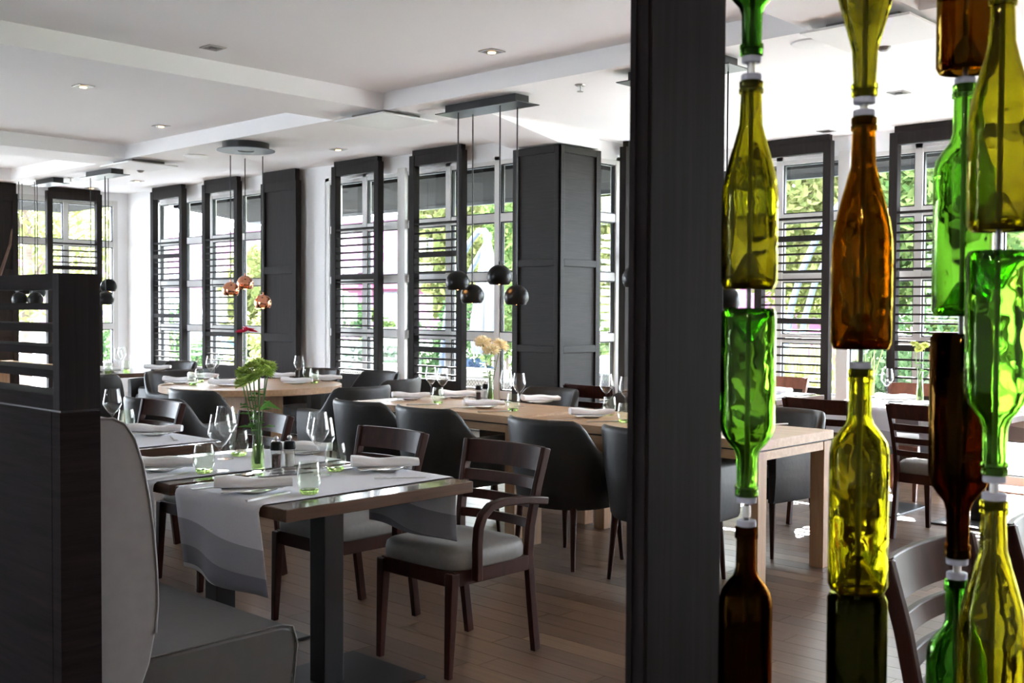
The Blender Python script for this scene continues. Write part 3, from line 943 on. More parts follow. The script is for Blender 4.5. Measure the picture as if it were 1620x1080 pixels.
def tub_kit():
    W2, DB, DF = .285, .27, .27
    # plan curve from front left round the back to front right
    pts = []
    N = 44
    for i in range(N + 1):
        s = -1 + 2 * i / N
        a = abs(s)
        if a > .55:
            u = (a - .55) / .45
            x, y = W2 - .015 * u * u, -.02 + u * (DF + .02)
        else:
            an = a / .55 * PI / 2
            e = 2 / 2.15
            x = W2 * math.sin(an) ** e
            y = -.02 - (DB - .02) * math.cos(an) ** e
        pts.append((math.copysign(x, s), y, a))
    v, f = [], []
    rows = 12
    for k, (x, y, a) in enumerate(pts):
        ax, ay, _ = pts[max(k - 1, 0)]
        bx, by, _ = pts[min(k + 1, N)]
        t = Vector((bx - ax, by - ay, 0)).normalized()
        nrm = Vector((t.y, -t.x, 0))          # outward
        top = .81 - .18 * smoothstep(.27, .52, a) - .006 * smoothstep(.8, 1, a)
        zb = .325
        lean = .04 * (1 - smoothstep(.2, .65, a)) + .014
        P = Vector((x, y, 0))
        th = .046

        def q(off, z):
            h = (z - zb) / (.8 - zb)
            return P + nrm * (off + lean * h * 1.2) + Vector((0, 0, z))
        ring = [q(-.01, zb), q(0, zb + .02), q(.006, (zb + top) / 2), q(0, top - .03), q(-.006, top - .01), q(-.018, top),
                q(-th + .018, top), q(-th + .006, top - .01), q(-th, top - .03), q(-th - .006, (.42 + top) / 2), q(-th, .40), q(-th, zb)]
        v += ring
    for k in range(N):
        for r in range(rows):
            a, b = k * rows + r, k * rows + (r + 1) % rows
            f.append((a, b, b + rows, a + rows))
    f.append(tuple(range(rows)))
    f.append(tuple(N * rows + r for r in range(rows - 1, -1, -1)))
    shell = MB(); shell.v, shell.f = [tuple(p) for p in v], f
    # cushion
    cu = []
    for i in range(28):
        an = 2 * PI * i / 28
        e = 2 / 4.5
        cx = .225 * math.copysign(abs(math.cos(an)) ** e, math.cos(an))
        cy = .235 * math.copysign(abs(math.sin(an)) ** e, math.sin(an)) + .03
        cu.append((cx, cy))
    cm_ = MB()
    for sc_, z in ((.97, .335), (1, .36), (1, .435), (.95, .458), (.8, .465)):
        cm_.v += [(x * sc_, (y - .03) * sc_ + .03, z) for x, y in cu]
    for l in range(4):
        for i in range(28):
            cm_.f.append((l * 28 + i, l * 28 + (i + 1) % 28, (l + 1) * 28 + (i + 1) % 28, (l + 1) * 28 + i))
    cm_.f.append(tuple(range(27, -1, -1))); cm_.f.append(tuple(4 * 28 + i for i in range(28)))
    kit = [('shell', shell.mesh('tub_shell', 50), 'leather', 0), ('seat', cm_.mesh('tub_seat', 45), 'leather', 0)]
    for sx in (-1, 1):
        for sy in (-1, 1):
            kit.append(('leg', MB().tube([(sx * .215, sy * .21 + .0, 0), (sx * .195, sy * .185, .34)], [.011, .021], 12).mesh('tub_leg', 40), 'chairwood', 0))
    return kit


TUB = tub_kit()


def ladder_kit(arms=False, wood_='chairwood'):
    """open ladder-back dining chair facing +Y, feet on z = 0"""
    k = []
    for s in (-1, 1):
        fx = s * .20
        k.append(('leg', MB().hexa([(fx - .013, .222, 0), (fx + .013, .222, 0), (fx + .013, .248, 0), (fx - .013, .248, 0)],
                                   [(fx - .021, .195, .40), (fx + .021, .195, .40), (fx + .021, .238, .40), (fx - .021, .238, .40)]).mesh('front_leg'), wood_, .004))
        path = [(s * .195, -.262, 0), (s * .196, -.235, .2), (s * .198, -.212, .40), (s * .203, -.216, .52), (s * .213, -.245, .68), (s * .225, -.285, .835)]
        k.append(('leg', MB().strip(path, .026, .038, (1, 0, 0)).mesh('back_leg', 30), wood_, .004))
    k.append(('seat_frame', MB().box(-.195, .195, -.205, -.175, .345, .405).box(-.195, .195, .20, .225, .345, .405)
              .box(-.212, -.188, -.2, .22, .345, .405).box(.188, .212, -.2, .22, .345, .405).mesh('seat_frame'), wood_, .003))
    k.append(('seat', MB().grid(lambda u, v: (0, 0, 0), 1, 1).mesh('tmp'), 'seatgrey', 0))
    sm = MB()
    xs_ = 14
    def prof_pt(i, sc_, z):
        an = 2 * PI * i / 36
        e = 2 / 6.0
        wx = .222 * (1 + .02 * math.sin(an))
        return (wx * sc_ * math.copysign(abs(math.cos(an)) ** e, math.cos(an)), .218 * sc_ * math.copysign(abs(math.sin(an)) ** e, math.sin(an)) + .012, z)
    for sc_, z in ((.96, .402), (1, .412), (1.005, .445), (.985, .466), (.93, .478), (.6, .484), (.2, .486)):
        sm.v += [prof_pt(i, sc_, z) for i in range(36)]
    for l in range(6):
        for i in range(36):
            sm.f.append((l * 36 + i, l * 36 + (i + 1) % 36, (l + 1) * 36 + (i + 1) % 36, (l + 1) * 36 + i))
    sm.f.append(tuple(range(35, -1, -1))); sm.f.append(tuple(6 * 36 + i for i in range(36)))
    k[-1] = ('seat', sm.mesh('seat', 50), 'seatgrey', 0)

    def ypost(z):
        return np.interp(z, [.40, .52, .68, .835], [-.212, -.216, -.245, -.285])

    def xpost(z):
        return np.interp(z, [.40, .52, .68, .835], [.198, .203, .213, .225])
    for z0, z1 in ((.742, .838), (.668, .712), (.592, .630), (.512, .548)):
        def fn(u, v, z0=z0, z1=z1):
            side = v
            x = (u * 2 - 1)
            # four corners of the cross-section: loop
            zz, th = [(z0, .009), (z0, -.009), (z1, -.009), (z1, .009)][int(round(v * 4)) % 4]
            xx = x * (xpost(zz) - .010)
            bow = -.028 * (1 - x * x)
            return (xx, float(ypost(zz)) + bow + th, zz)
        m_ = MB().grid(fn, 12, 4)
        n0 = 5
        m_.f.append((3, 2, 1, 0)); m_.f.append(tuple(12 * n0 + i for i in range(4)))
        k.append(('back_slat', m_.mesh('back_slat', 40), wood_, .003))
    if arms:
        for s in (-1, 1):
            x = s * .235
            path = [(x, -.275, .622), (x, -.15, .640), (x, -.02, .646), (x, .05, .636), (x, .092, .605), (x, .112, .56), (x, .118, .50), (x, .118, .36)]
            k.append(('arm', MB().strip(path, .034, .030, (1, 0, 0)).mesh('arm', 50), wood_, .004))
    return k


LAD, LADARM, LADRED = ladder_kit(), ladder_kit(True), ladder_kit(False, 'redwood')


def face(dx, dy):
    return math.atan2(dy, dx) - PI / 2


GW, GT = 'ladder-back dining chairs', 'leather tub chairs'
for kit, lab, x, y, d in (
    (LADARM, 'dark ladder-back armchair with curved wooden arm at the front table', -3.195, 3.068, (0, -1)),
    (LAD, 'dark ladder-back chair behind the front table, left of the armchair', -3.93, 3.068, (0, -1)),
    (LAD, 'dark ladder-back chair behind the bud vase of green flowers', -5.0, 3.09, (0, -1)),
    (LAD, 'dark ladder-back chair behind the napkin beside the partition', -6.08, 3.09, (0, -1)),
    (LAD, 'ladder-back chair with brown top rail before the panelled column', -5.2, 6.63, (0, 1)),
    (LAD, 'ladder-back chair between the green and the olive bottles, back to us', -3.40, 6.73, (0, 1)),
    (LAD, 'ladder-back chair right of the olive bottle, back to us', -2.70, 6.76, (.04, 1)),
    (LADRED, 'reddish chair by the bay shutter behind the oak table end', -4.74, 8.12, (0, -1)),
    (LADRED, 'reddish chair behind the bay vase right of the amber bottle', -3.56, 8.12, (0, -1)),
    (LAD, 'near ladder-back chair between bottles at the bottom right', -.79, 2.60, (1, -.02)),
    (LAD, 'ladder-back chair cut off at the right frame edge', -.74, 3.23, (1, 0)),
):
    place(kit, 'dining_chair', lab, 'chair', (x, y, 0), face(*d), GW)

for lab, x, y, d in (
    ('charcoal tub chair at the left end of the long table front', -5.58, 4.70, (.02, 1)),
    ('charcoal tub chair second along the long table front', -4.94, 4.69, (0, 1)),
    ('charcoal tub chair by the dark post, right of the ladder-back armchair', -3.97, 4.68, (.02, 1)),
    ('charcoal tub chair half hidden behind the dark foreground post', -3.31, 4.69, (0, 1)),
    ('grey tub chair on the far side of the oak table end', -3.34, 5.72, (-.12, -1)),
    ('dark tub chair rounded top behind the table, under the brown chair rail', -4.60, 6.0, (0, -1)),
    ('dark tub chair behind the long table near the peach flowers', -5.45, 6.0, (0, -1)),
    ('charcoal tub chair with its back to us at the front of the round table', -7.18, 4.42, (-.15, 1)),
    ('brown-grey tub chair at the right of the round table', -6.80, 5.33, (-1, .05)),
    ('tub chair beyond the round table, against the shutter with one rail', -7.28, 6.08, (-1, -.25)),
    ('dark tub chair at the left side of the round table', -9.13, 5.26, (1, .02)),
    ('dark tub chair behind the round table on the window side', -8.75, 6.35, (.3, -1)),
    ('dark tub chair behind the round table before the solid shutter', -8.05, 6.5, (0, -1)),
    ('tub chair at the right end of the far dark table', -9.82, 5.62, (-1, -.1)),
    ('tub chair behind the far dark table by the white corner', -11.0, 6.12, (.1, -1)),
    ('tub chair in front of the far dark table beside the partition', -9.5, 4.55, (-.9, .5)),
    ('tub chair seen low behind the napkin, between the ladder-back chairs', -6.75, 3.85, (-.3, 1)),
):
    place(TUB, 'tub_chair', lab, 'chair', (x, y, 0), face(*d), GT)


# ================================================================== TABLES
def pedestal_table(label, x0, x1, y0, y1, top='darktop', edge='walnut', column=(0, 0), group='dark restaurant tables'):
    cx, cy = (x0 + x1) / 2, (y0 + y1) / 2
    t = thing('restaurant_table', label, 'table', (cx, cy, 0), 0, group)
    a, b = (x1 - x0) / 2, (y1 - y0) / 2
    link('table_top', MB().box(-a, a, -b, b, .7085, .75), edge, t, bevel=.003)
    link('top_surface', MB().box(-a + .004, a - .004, -b + .004, b - .004, .7495, .7506), top, t)
    link('column', MB().box(-.045, .045, -.045, .045, .012, .70), 'black', t, bevel=.004)
    link('mounting_plate', MB().box(-.18, .18, -.18, .18, .698, .7085), 'black', t)
    link('base_plate', MB().box(-.22, .22, -.30, .30, 0, .012), 'black', t, bevel=.003)
    return t


pedestal_table('front dark-topped table with walnut edge nearest the banquette end', -3.63, -2.938, 2.06, 2.905)
pedestal_table('dark-topped table pushed against the front table, further along the banquette', -4.36, -3.665, 2.06, 2.905)
pedestal_table('dark-topped table beyond the gap, napkin and glasses by the partition', -5.36, -4.665, 2.06, 2.905)
pedestal_table('dark-topped table mostly hidden behind the slatted partition', -6.70, -5.72, 2.06, 2.905)
pedestal_table('white-clothed bay table right of the olive bottle neck', -3.05, -2.40, 7.05, 7.83, group='bay tables')
pedestal_table('white-clothed bay table between green and olive bottles', -3.75, -3.09, 7.05, 7.83, group='bay tables')
pedestal_table('bay table behind the brown chair and the dark column', -5.45, -4.78, 7.1, 7.85, group='bay tables')
pedestal_table('bay table beside the bright green bottle, before the reddish chair', -4.74, -4.07, 7.1, 7.85, group='bay tables')
pedestal_table('far dark wooden table under the black ball lamps left', -11.9, -10.15, 4.9, 5.74, edge='walnut', group='far tables')


def oak_table(label, x0, x1, y0, y1):
    cx, cy = (x0 + x1) / 2, (y0 + y1) / 2
    a, b = (x1 - x0) / 2, (y1 - y0) / 2
    t = thing('oak_table', label, 'table', (cx, cy, 0), 0, 'light oak long tables')
    link('table_top', MB().box(-a, a, -b, b, .703, .75), 'oak', t, bevel=.002)
    link('shadow_gap', MB().box(-a + .025, a - .025, -b + .025, b - .025, .693, .703), 'black', t)
    ap = MB().box(-a + .09, a - .09, -b + .012, -b + .034, .648, .693).box(-a + .09, a - .09, b - .034, b - .012, .648, .693)
    ap.box(-a + .012, -a + .034, -b + .09, b - .09, .648, .693).box(a - .034, a - .012, -b + .09, b - .09, .648, .693)
    link('apron', ap, 'oak', t)
    for sx in (-1, 1):
        for sy in (-1, 1):
            x, y = sx * (a - .049), sy * (b - .049)
            link('leg', MB().box(x - .041, x + .041, y - .041, y + .041, 0, .693), 'oak_leg', t, bevel=.002)
    return t


oak_table('left light oak table with square legs under the black ball lamps', -6.11, -4.53, 4.83, 5.60)
oak_table('right light oak table whose end shows beyond the foreground post', -4.445, -2.83, 4.79, 5.57)
rt = thing('round_table', 'round light oak table under the copper lamps', 'table', (-8.08, 5.31, 0))
link('table_top', MB().lathe([(0, .695), (.755, .695), (.765, .70), (.765, .745), (.76, .75), (0, .75)], 64).mesh('round_top', 40), 'oak', rt)
link('pedestal', MB().box(-.19, .19, -.19, .19, .03, .695), 'oak_leg', rt, bevel=.003)
link('base_plate', MB().lathe([(0, 0), (.40, 0), (.40, .025), (.38, .03), (0, .03)], 40).mesh('round_base', 40), 'oak_leg', rt)
r2 = thing('round_table', 'second oak table end seen through the partition slats at left', 'table', (-13.0, 5.1, 0), 0)
link('table_top', MB().box(-.6, .6, -.42, .42, .70, .75), 'oak', r2, bevel=.003)
link('pedestal', MB().box(-.12, .12, -.12, .12, .03, .70), 'oak_leg', r2, bevel=.003)
link('base_plate', MB().box(-.3, .3, -.3, .3, 0, .03), 'oak_leg', r2)
r2.name = 'square_table'


# ------------------------------------------------------------------ runners
def runner(label, xc, w, y0, y1, drop0, drop1, ztop=.7515, seed=0):
    """linen strip across a table along Y, hanging over both edges"""
    rr = random.Random(seed)
    ph = rr.random() * 6
    prof = []
    R = .018
    def hang(sign, y_edge, drop):
        out_ = []
        for i in range(1, 15):
            d = drop * i / 14
            out_.append((y_edge + sign * (.024 - .012 * (i / 14)), -d))
        return out_
    left = hang(-1, y0, drop0)
    right = hang(1, y1, drop1)
    prof += list(reversed(left)) + [(y0 - .018, -.006), (y0 - .006, .002)]
    nt_ = 18
    prof += [(y0 + .012 + (y1 - y0 - .024) * i / nt_, .0025) for i in range(nt_ + 1)]
    prof += [(y1 + .006, .002), (y1 + .018, -.006)] + right
    cx, cy = xc, (y0 + y1) / 2
    mb = MB()
    nu = 16
    n = len(prof)
    for i in range(nu + 1):
        u = i / nu
        for (y, z) in prof:
            hangf = max(0, -z - .02)
            yy = y + (.10 * hangf * math.sin(u * 7 + ph) * (1 if y > cy else 1))
            zz = z - (.22 * hangf * (u - .5) * .35 if z < -.02 else 0)
            xx = (u - .5) * w * (1 - .05 * hangf)
            mb.v.append((xx, yy - cy, zz))
    for i in range(nu):
        for j_ in range(n - 1):
            a = i * n + j_
            mb.f.append((a, a + n, a + n + 1, a + 1))
    o = link('table_runner', mb.mesh('table_runner', 60), 'linen', loc=(cx, cy, ztop), solid=.0016)
    return tag(o, label, 'table runner', 'banded linen table runners')


runner('linen runner with wavy grey bands draped over the front table', -3.325, .53, 2.06, 2.905, .30, .245, seed=1)
runner('linen runner over the second table behind the bud vase', -4.0, .50, 2.06, 2.905, .30, .245, seed=2)
runner('linen runner on the table beside the partition', -5.0, .56, 2.06, 2.905, .30, .245, seed=3)
runner('white runner hanging off the bay table right of the olive bottle neck', -2.73, .5, 7.05, 7.83, .29, .245, seed=4)
runner('white runner hanging off the bay table between the bottles', -3.38, .5, 7.05, 7.83, .29, .245, seed=5)
runner('white runner on the bay table beside the bright green bottle', -4.4, .5, 7.1, 7.85, .29, .245, seed=8)
runner('white runner on the bay table behind the brown chair', -5.11, .5, 7.1, 7.85, .29, .245, seed=6)


# ================================================================== TABLEWARE
def wine_profile(h=.225, r=.047, t=.0013):
    o = [(0, .001), (.034, .001), (.0345, .0025), (.012, .0055), (.0042, .012), (.0036, .05), (.0042, .085), (.010, .094), (.026, .110),
         (r, .145), (r * .985, .158), (r * .80, h - .02), (r * .735, h)]
    i = [(r * .735 - t, h), (r * .80 - t, h - .02), (r * .985 - t, .158), (r - t, .1455), (.025, .1125), (.009, .0975), (0, .0955)]
    return o + i


WINE = MB().lathe(wine_profile(), 28).mesh('wine_glass', 50)
TUMB = MB().lathe([(0, .0145), (.026, .015), (.0335, .019), (.0415, .042), (.0425, .055), (.039, .085), (.0345, .112),
                   (.0332, .112), (.0377, .085), (.0411, .055), (.040, .042), (.032, .021), (.025, .0175), (0, .017)], 28).mesh('tumbler_bowl', 50)
TUMB_B = MB().lathe([(0, .0), (.026, .0), (.030, .003), (.0335, .0145), (.031, .0165), (.02, .0148), (0, .0143)], 28).mesh('tumbler_base', 50)
PLATE = MB().lathe([(0, 0), (.045, 0), (.050, .003), (.083, .0115), (.085, .0135), (.082, .0142), (.05, .0065), (0, .006)], 36).mesh('side_plate', 40)


def napkin_mesh(seed):
    rr = random.Random(seed)
    mb = MB()
    L, n, m_ = .265, 16, 16
    w0, w1 = .054 + rr.random() * .006, .042
    for i in range(n + 1):
        u = i / n
        x = (u - .5) * L
        w = w0 + (w1 - w0) * u + .006 * math.sin(u * 5 + seed)
        h = .0205 - .005 * u + .002 * math.sin(u * 9 + seed)
        for k in range(m_):
            an = 2 * PI * k / m_
            e = .75
            yy = w * math.copysign(abs(math.cos(an)) ** e, math.cos(an)) + .008 * math.sin(u * 4)
            zz = h * math.copysign(abs(math.sin(an)) ** e, math.sin(an)) + h + .004 * (1 + math.cos(an * 3 + seed)) * .5 + .010 * abs(2 * u - 1) ** 2 * .3
            mb.v.append((x, yy, zz))
    for i in range(n):
        for k in range(m_):
            a, b = i * m_ + k, i * m_ + (k + 1) % m_
            mb.f.append((a, b, b + m_, a + m_))
    mb.f.append(tuple(range(m_ - 1, -1, -1))); mb.f.append(tuple(n * m_ + k for k in range(m_)))
    # loose folded flap under the roll
    for ang, z_, x0, x1, y0, y1 in ((.34, .0005, -.50, .26, -.060, .035), (-.22, .0045, -.44, .40, -.030, .058)):
        c_, s_ = math.cos(ang), math.sin(ang)
        q_ = [(x0 * L, y0), (x1 * L, y0 * .6), (x1 * L * 1.1, y1 * .7), (x0 * L * .8, y1)]
        q_ = [(a * c_ - b * s_, a * s_ + b * c_) for a, b in q_]
        mb.hexa([(a, b, z_) for a, b in q_], [(a, b, z_ + .003) for a, b in q_])
    return mb.mesh('napkin', 40)


NAPS = [napkin_mesh(s) for s in range(4)]
KNIFE = MB().prism([(-.11, -.0055), (-.10, -.0075), (0, -.006), (.012, -.0085), (.10, -.0085), (.112, -.002), (.105, .006), (.02, .0065), (0, .005), (-.10, .006), (-.11, .0045)], 'z', 0, .007).mesh('knife')
fk = MB().prism([(-.10, -.005), (-.09, -.0065), (.02, -.003), (.04, -.011), (.048, -.011), (.048, .011), (.04, .011), (.02, .003), (-.09, .0065), (-.10, .005)], 'z', 0, .003)
for s in (-.0095, -.0032, .0032, .0095):
    fk.box(.048, .095, s - .0016, s + .0016, .0005, .003)
FORK = fk.mesh('fork')


def put(name, me, mat, label, cat, p, rz=0.0, group=None, bevel=0):
    return tag(link(name, me, mat, loc=p, rot=(0, 0, rz), bevel=bevel), label, cat, group)


def tumbler(p, where):
    t = thing('water_tumbler', 'round-bellied green-tinted water tumbler ' + where, 'glass', p, 0, 'green-tinted water tumblers')
    link('bowl', TUMB, 'greenglass', t)
    link('base', TUMB_B, 'greenbase', t)


def wine(p, where):
    put('wine_glass', WINE, 'clear', 'clear stemmed wine glass ' + where, 'wine glass', p, 0, 'clear wine glasses')


def setting(p, rz, where, k, on=0.0):
    """side plate with a rolled napkin lying on it"""
    put('side_plate', PLATE, 'porcelain', 'white side plate under the napkin ' + where, 'plate', p, 0, 'white side plates')
    n = Vector(p) + Vector((0, 0, .0136))
    put('napkin', NAPS[k % 4], 'napkin', 'rolled white cloth napkin ' + where, 'napkin', n, rz, 'rolled white napkins')


ZT, ZL = .751, .7555          # bare table top, runner top
GC = 'cutlery'
# front table
setting(at(402, 778, Z=ZL), .95, 'on the front table, nearest the banquette seat', 0)
put('table_knife', KNIFE, 'steel', 'table knife at the near corner of the front table runner', 'knife', at(425, 786, Z=ZL), 1.83, GC)
put('table_fork', FORK, 'steel', 'fork half under the left napkin on the front table', 'fork', at(345, 770, Z=ZL), 1.45, GC)
setting(at(609, 744, Z=ZL), .98, 'on the front table before the armchair', 1)
put('table_fork', FORK, 'steel', 'fork near the far corner of the front table', 'fork', at(632, 756, Z=ZL), -2.2, GC)
put('table_knife', KNIFE, 'steel', 'knife behind the right napkin on the front table', 'knife', at(566, 741, Z=ZL), 1.5, GC)
tumbler(at(489, 781, Z=ZL), 'nearest to us on the front table')
tumbler(at(531, 745, Z=ZL), 'right of the wine glasses on the front table')
wine(at(511, 752, Z=ZL), 'directly behind the nearest tumbler')
wine(at(503, 739, Z=ZL), 'behind the other wine glass, right of the shakers')
# second table
setting(at(255, 744, Z=ZL), .85, 'on the second table beside the banquette back', 2)
put('table_knife', KNIFE, 'steel', 'table knife below the napkin on the second table', 'knife', at(262, 754, Z=ZL), 1.8, GC)
tumbler(at(323, 748, Z=ZL), 'standing left of the bud vase on the second table')
tumbler(at(378, 721, Z=ZL), 'between the left wine glasses and the bud vase')
wine(at(348, 745, Z=ZL), 'in front, left of the bud vase')
wine(at(357, 726, Z=ZL), 'behind, left of the bud vase')
setting(at(478, 718, Z=ZL), .9, 'on the second table behind the salt shaker', 3)
# table beside the partition
setting(at(246, 688, Z=ZL), .86, 'on the table beyond the banquette back', 0)
put('table_fork', FORK, 'steel', 'fork below the napkin beyond the banquette back', 'fork', at(275, 694, Z=ZL), -.4, GC)
wine(at(178, 684, Z=ZL), 'right beside the partition')
tumbler(at(200, 681, Z=ZL), 'beside the partition in front of a wine glass')
wine((-5.02, 2.2, ZL), 'peeping out at the partition edge')
tumbler((-6.0, 2.45, ZT), 'seen through the lowest partition slot')
# bud vase with green chrysanthemums, shakers and tray
VASE = MB().lathe([(0, .0), (.024, 0), (.027, .004), (.0265, .05), (.021, .12), (.0175, .17), (.019, .21), (.024, .235),
                   (.0226, .235), (.0175, .21), (.016, .17), (.0195, .12), (.025, .05), (.024, .012), (0, .010)], 28).mesh('bud_vase', 50)
VWATER = MB().lathe([(0, .0105), (.0235, .0125), (.0245, .05), (.0205, .105), (0, .105)], 24).mesh('water', 50)


def bloom_mesh(r, kind, seed):
    """a flower head of many separate petals around its centre"""
    rr = random.Random(seed)
    mb = MB()
    layers = {'pompon': ((0.15, 12, .62), (.4, 18, .8), (.7, 24, .94), (1.0, 28, 1.0), (1.3, 28, 1.0), (1.65, 24, .92)),
              'daisy': ((1.25, 18, 1.0), (1.05, 18, .9), (.5, 10, .4))}[kind]
    for tilt, n, ln in layers:
        for k in range(n):
            a = 2 * PI * (k + rr.random() * .6) / n
            t = tilt + rr.uniform(-.12, .12)
            d = Vector((math.sin(t) * math.cos(a), math.sin(t) * math.sin(a), math.cos(t)))
            s = Vector((-math.sin(a), math.cos(a), 0))
            L = r * ln * rr.uniform(.9, 1.08)
            w = r * .17
            b0 = d * r * .15
            m1 = d * L * .65 + Vector((0, 0, r * .05))
            e = d * L - Vector((0, 0, r * .06))
            o_ = len(mb.v)
            mb.v += [tuple(b0), tuple(m1 + s * w), tuple(e), tuple(m1 - s * w)]
            mb.f.append((o_, o_ + 1, o_ + 2, o_ + 3))
    return mb.mesh('bloom', recalc=False)


def flower(label, base, tip, r, kind, petal, seed, leaves=2, group=None):
    base, tip = Vector(base), Vector(tip)
    rr = random.Random(seed)
    t = thing('cut_flower', label, 'flower', base, 0, group)
    d = tip - base
    mid = d * .55 + Vector((rr.uniform(-.008, .008), rr.uniform(-.008, .008), 0))
    path = [(0, 0, 0), tuple(d * .3 * .6 + Vector((0, 0, d.z * .12))), tuple(mid), tuple(d)]
    link('stem', MB().tube(path, .0029, 6).mesh('stem', 60), 'stem', t)
    b = link('bloom', bloom_mesh(r, kind, seed), petal, t, tuple(d))
    b.rotation_euler = (rr.uniform(-.4, .4), rr.uniform(-.4, .4), 0)
    for k in range(leaves):
        f_ = .42 + .40 * k / max(1, leaves) + rr.uniform(-.04, .04)
        p0 = d * f_
        a = rr.uniform(0, 2 * PI)
        L = .05 * rr.uniform(.8, 1.3)
        dv = Vector((math.cos(a), math.sin(a), .35))
        sv = Vector((-math.sin(a), math.cos(a), 0)) * L * .22
        lm = MB()
        lm.v = [tuple(p0), tuple(p0 + dv * L * .5 + sv), tuple(p0 + dv * L - Vector((0, 0, L * .3))), tuple(p0 + dv * L * .5 - sv)]
        lm.f = [(0, 1, 2), (0, 2, 3)]
        link('leaf', lm.mesh('leaf', recalc=False), 'leaf', t)
    return t


def vase_of(p, scale, label, blooms, r, kind, petal, flabel, group, seed, leaves=2):
    v = put('bud_vase', VASE, 'vaseglass', label, 'vase', p, 0, 'glass bud vases')
    v.scale = (scale,) * 3
    wv_ = link('water', VWATER, 'water', v)
    for k, tip in enumerate(blooms):
        a = 2 * PI * k / len(blooms)
        b = Vector(p) + Vector((.007 * math.cos(a), .007 * math.sin(a), .03 * scale))
        flower(flabel[k % len(flabel)], b, tip, r, kind, petal, seed + k, leaves, group)


p = at(408, 745, Z=ZL)
D0 = proj(p)[2]
tips = [at(px, py, D=D0 + dd) for px, py, dd in ((386, 592, .02), (400, 582, -.05), (420, 589, .03), (394, 604, -.07), (410, 578, .07), (384, 607, .06), (425, 581, .08), (409, 595, -.08))]
vase_of(p, 1.0, 'clear bud vase holding green chrysanthemums on the front tables', tips, .041, 'pompon', 'petal_green',
        ['green chrysanthemum, left upper of the bouquet', 'green chrysanthemum in the middle of the bouquet', 'green chrysanthemum at the right of the bouquet',
         'green chrysanthemum hanging low in front of the bouquet', 'green chrysanthemum at the top of the bouquet', 'green chrysanthemum lowest left of the bouquet', 'green chrysanthemum at the far right back of the bouquet', 'green chrysanthemum nearest to us in the bouquet'], 'green chrysanthemums', 20, 4)
# one large drooping leaf
lp = at(408, 650, D=D0); l1 = at(425, 637, D=D0 - .02); l2 = at(446, 648, D=D0 - .03)
lm = MB(); sv = Vector((0, 0, .016))
lm.v = [tuple(lp), tuple(at(416, 640, D=D0)), tuple(l1 + sv * .5), tuple(l2), tuple(l1 - sv), ]
lm.f = [(0, 1, 2), (0, 2, 4), (2, 3, 4)]
tag(link('drooping_leaf', lm.mesh('drooping_leaf', recalc=False), 'leaf'), 'single broad green leaf drooping right from the bud vase', 'leaf')


def shaker_kit(fill):
    return [('body', MB().lathe([(0, 0), (.024, 0), (.026, .004), (.0235, .04), (.0205, .09), (.0195, .09), (.0185, .045), (.018, .022), (0, .02)], 20).mesh('shaker_body', 50), 'shakerglass', 0),
            ('filling', MB().lathe([(0, .0215), (.017, .0225), (.0175, .045), (.0182, .072), (0, .076)], 16).mesh('filling', 50), fill, 0),
            ('cap', MB().lathe([(0, .09), (.0225, .09), (.0235, .096), (.022, .116), (.016, .122), (.006, .123), (0, .123)], 20).mesh('cap', 40), 'lacquer', 0,
             [('knob', MB().lathe([(0, .123), (.004, .123), (.004, .127), (.0085, .131), (.009, .137), (.006, .143), (0, .144)], 14).mesh('knob', 60), 'steel', 0)])]


PEP, SALT = shaker_kit('pepper'), shaker_kit('salt')
ZTR = ZL + .006
p1, p2 = at(437, 748, Z=ZTR), at(458, 746, Z=ZTR)
mid = (p1 + p2) / 2
put('shaker_tray', MB().box(-.11, .11, -.045, .045, 0, .004).mesh('tray'), 'slate', 'small rectangular metal tray under the shakers on the front tables', 'tray', (mid.x, mid.y, ZL + .0015), math.atan2(p2.y - p1.y, p2.x - p1.x), bevel=.002)
place(PEP, 'pepper_mill', 'pepper mill with black cap beside the green bouquet', 'pepper mill', p1, 0, 'shakers')
place(SALT, 'salt_mill', 'salt mill with black cap right of the pepper mill, front table', 'salt mill', p2, 0, 'shakers')

# long oak tables
ND = face
for k, (px, py, rz, where) in enumerate((
        (650, 632, 1.0, 'at the left end of the long oak table'), (724, 629, 1.0, 'behind the pepper mill on the oak table'),
        (766, 645, .9, 'in front of the peach flowers on the oak table'), (855, 637, 1.05, 'on the oak table before the panelled column'),
        (936, 660, .85, 'on the right oak table beside the foreground post'))):
    setting(at(px, py, Z=ZT), rz, where, k)
for px, py, rz, where in ((668, 640, 1.0, 'by the left napkin of the long oak table'), (782, 651, 1.0, 'before the peach flowers'), (957, 667, 1.0, 'by the foreground post')):
    put('table_knife', KNIFE, 'steel', 'table knife ' + where, 'knife', at(px, py, Z=ZT), rz, GC)
for px, py, rz, where in ((725, 645, 1.2, 'left of the napkin before the peach flowers'), (890, 664, 1.2, 'at the joint of the two oak tables'), (632, 634, 1.3, 'at the left end of the long oak table')):
    put('table_fork', FORK, 'steel', 'fork ' + where, 'fork', at(px, py, Z=ZT), rz, GC)
tumbler(at(693, 638, Z=ZT), 'among the left wine glasses of the oak table')
tumbler(at(812, 650, Z=ZT), 'in front of the column on the oak table')
tumbler(at(964, 656, Z=ZT), 'beside the foreground post on the oak table')
tumbler(at(988, 668, Z=ZT), 'half cut by the foreground post')
wine(at(682, 628, Z=ZT), 'leftmost on the long oak table')
wine(at(700, 631, Z=ZT), 'second from left on the long oak table')
wine(at(801, 637, Z=ZT), 'right of the peach flowers, behind')
wine(at(821, 643, Z=ZT), 'right of the peach flowers, in front')
wine(at(959, 645, Z=ZT), 'before the brown chair rail by the post')
wine(at(990, 651, Z=ZT), 'just showing at the left edge of the post')
p = at(776, 635, Z=ZT)
D0 = proj(p)[2]
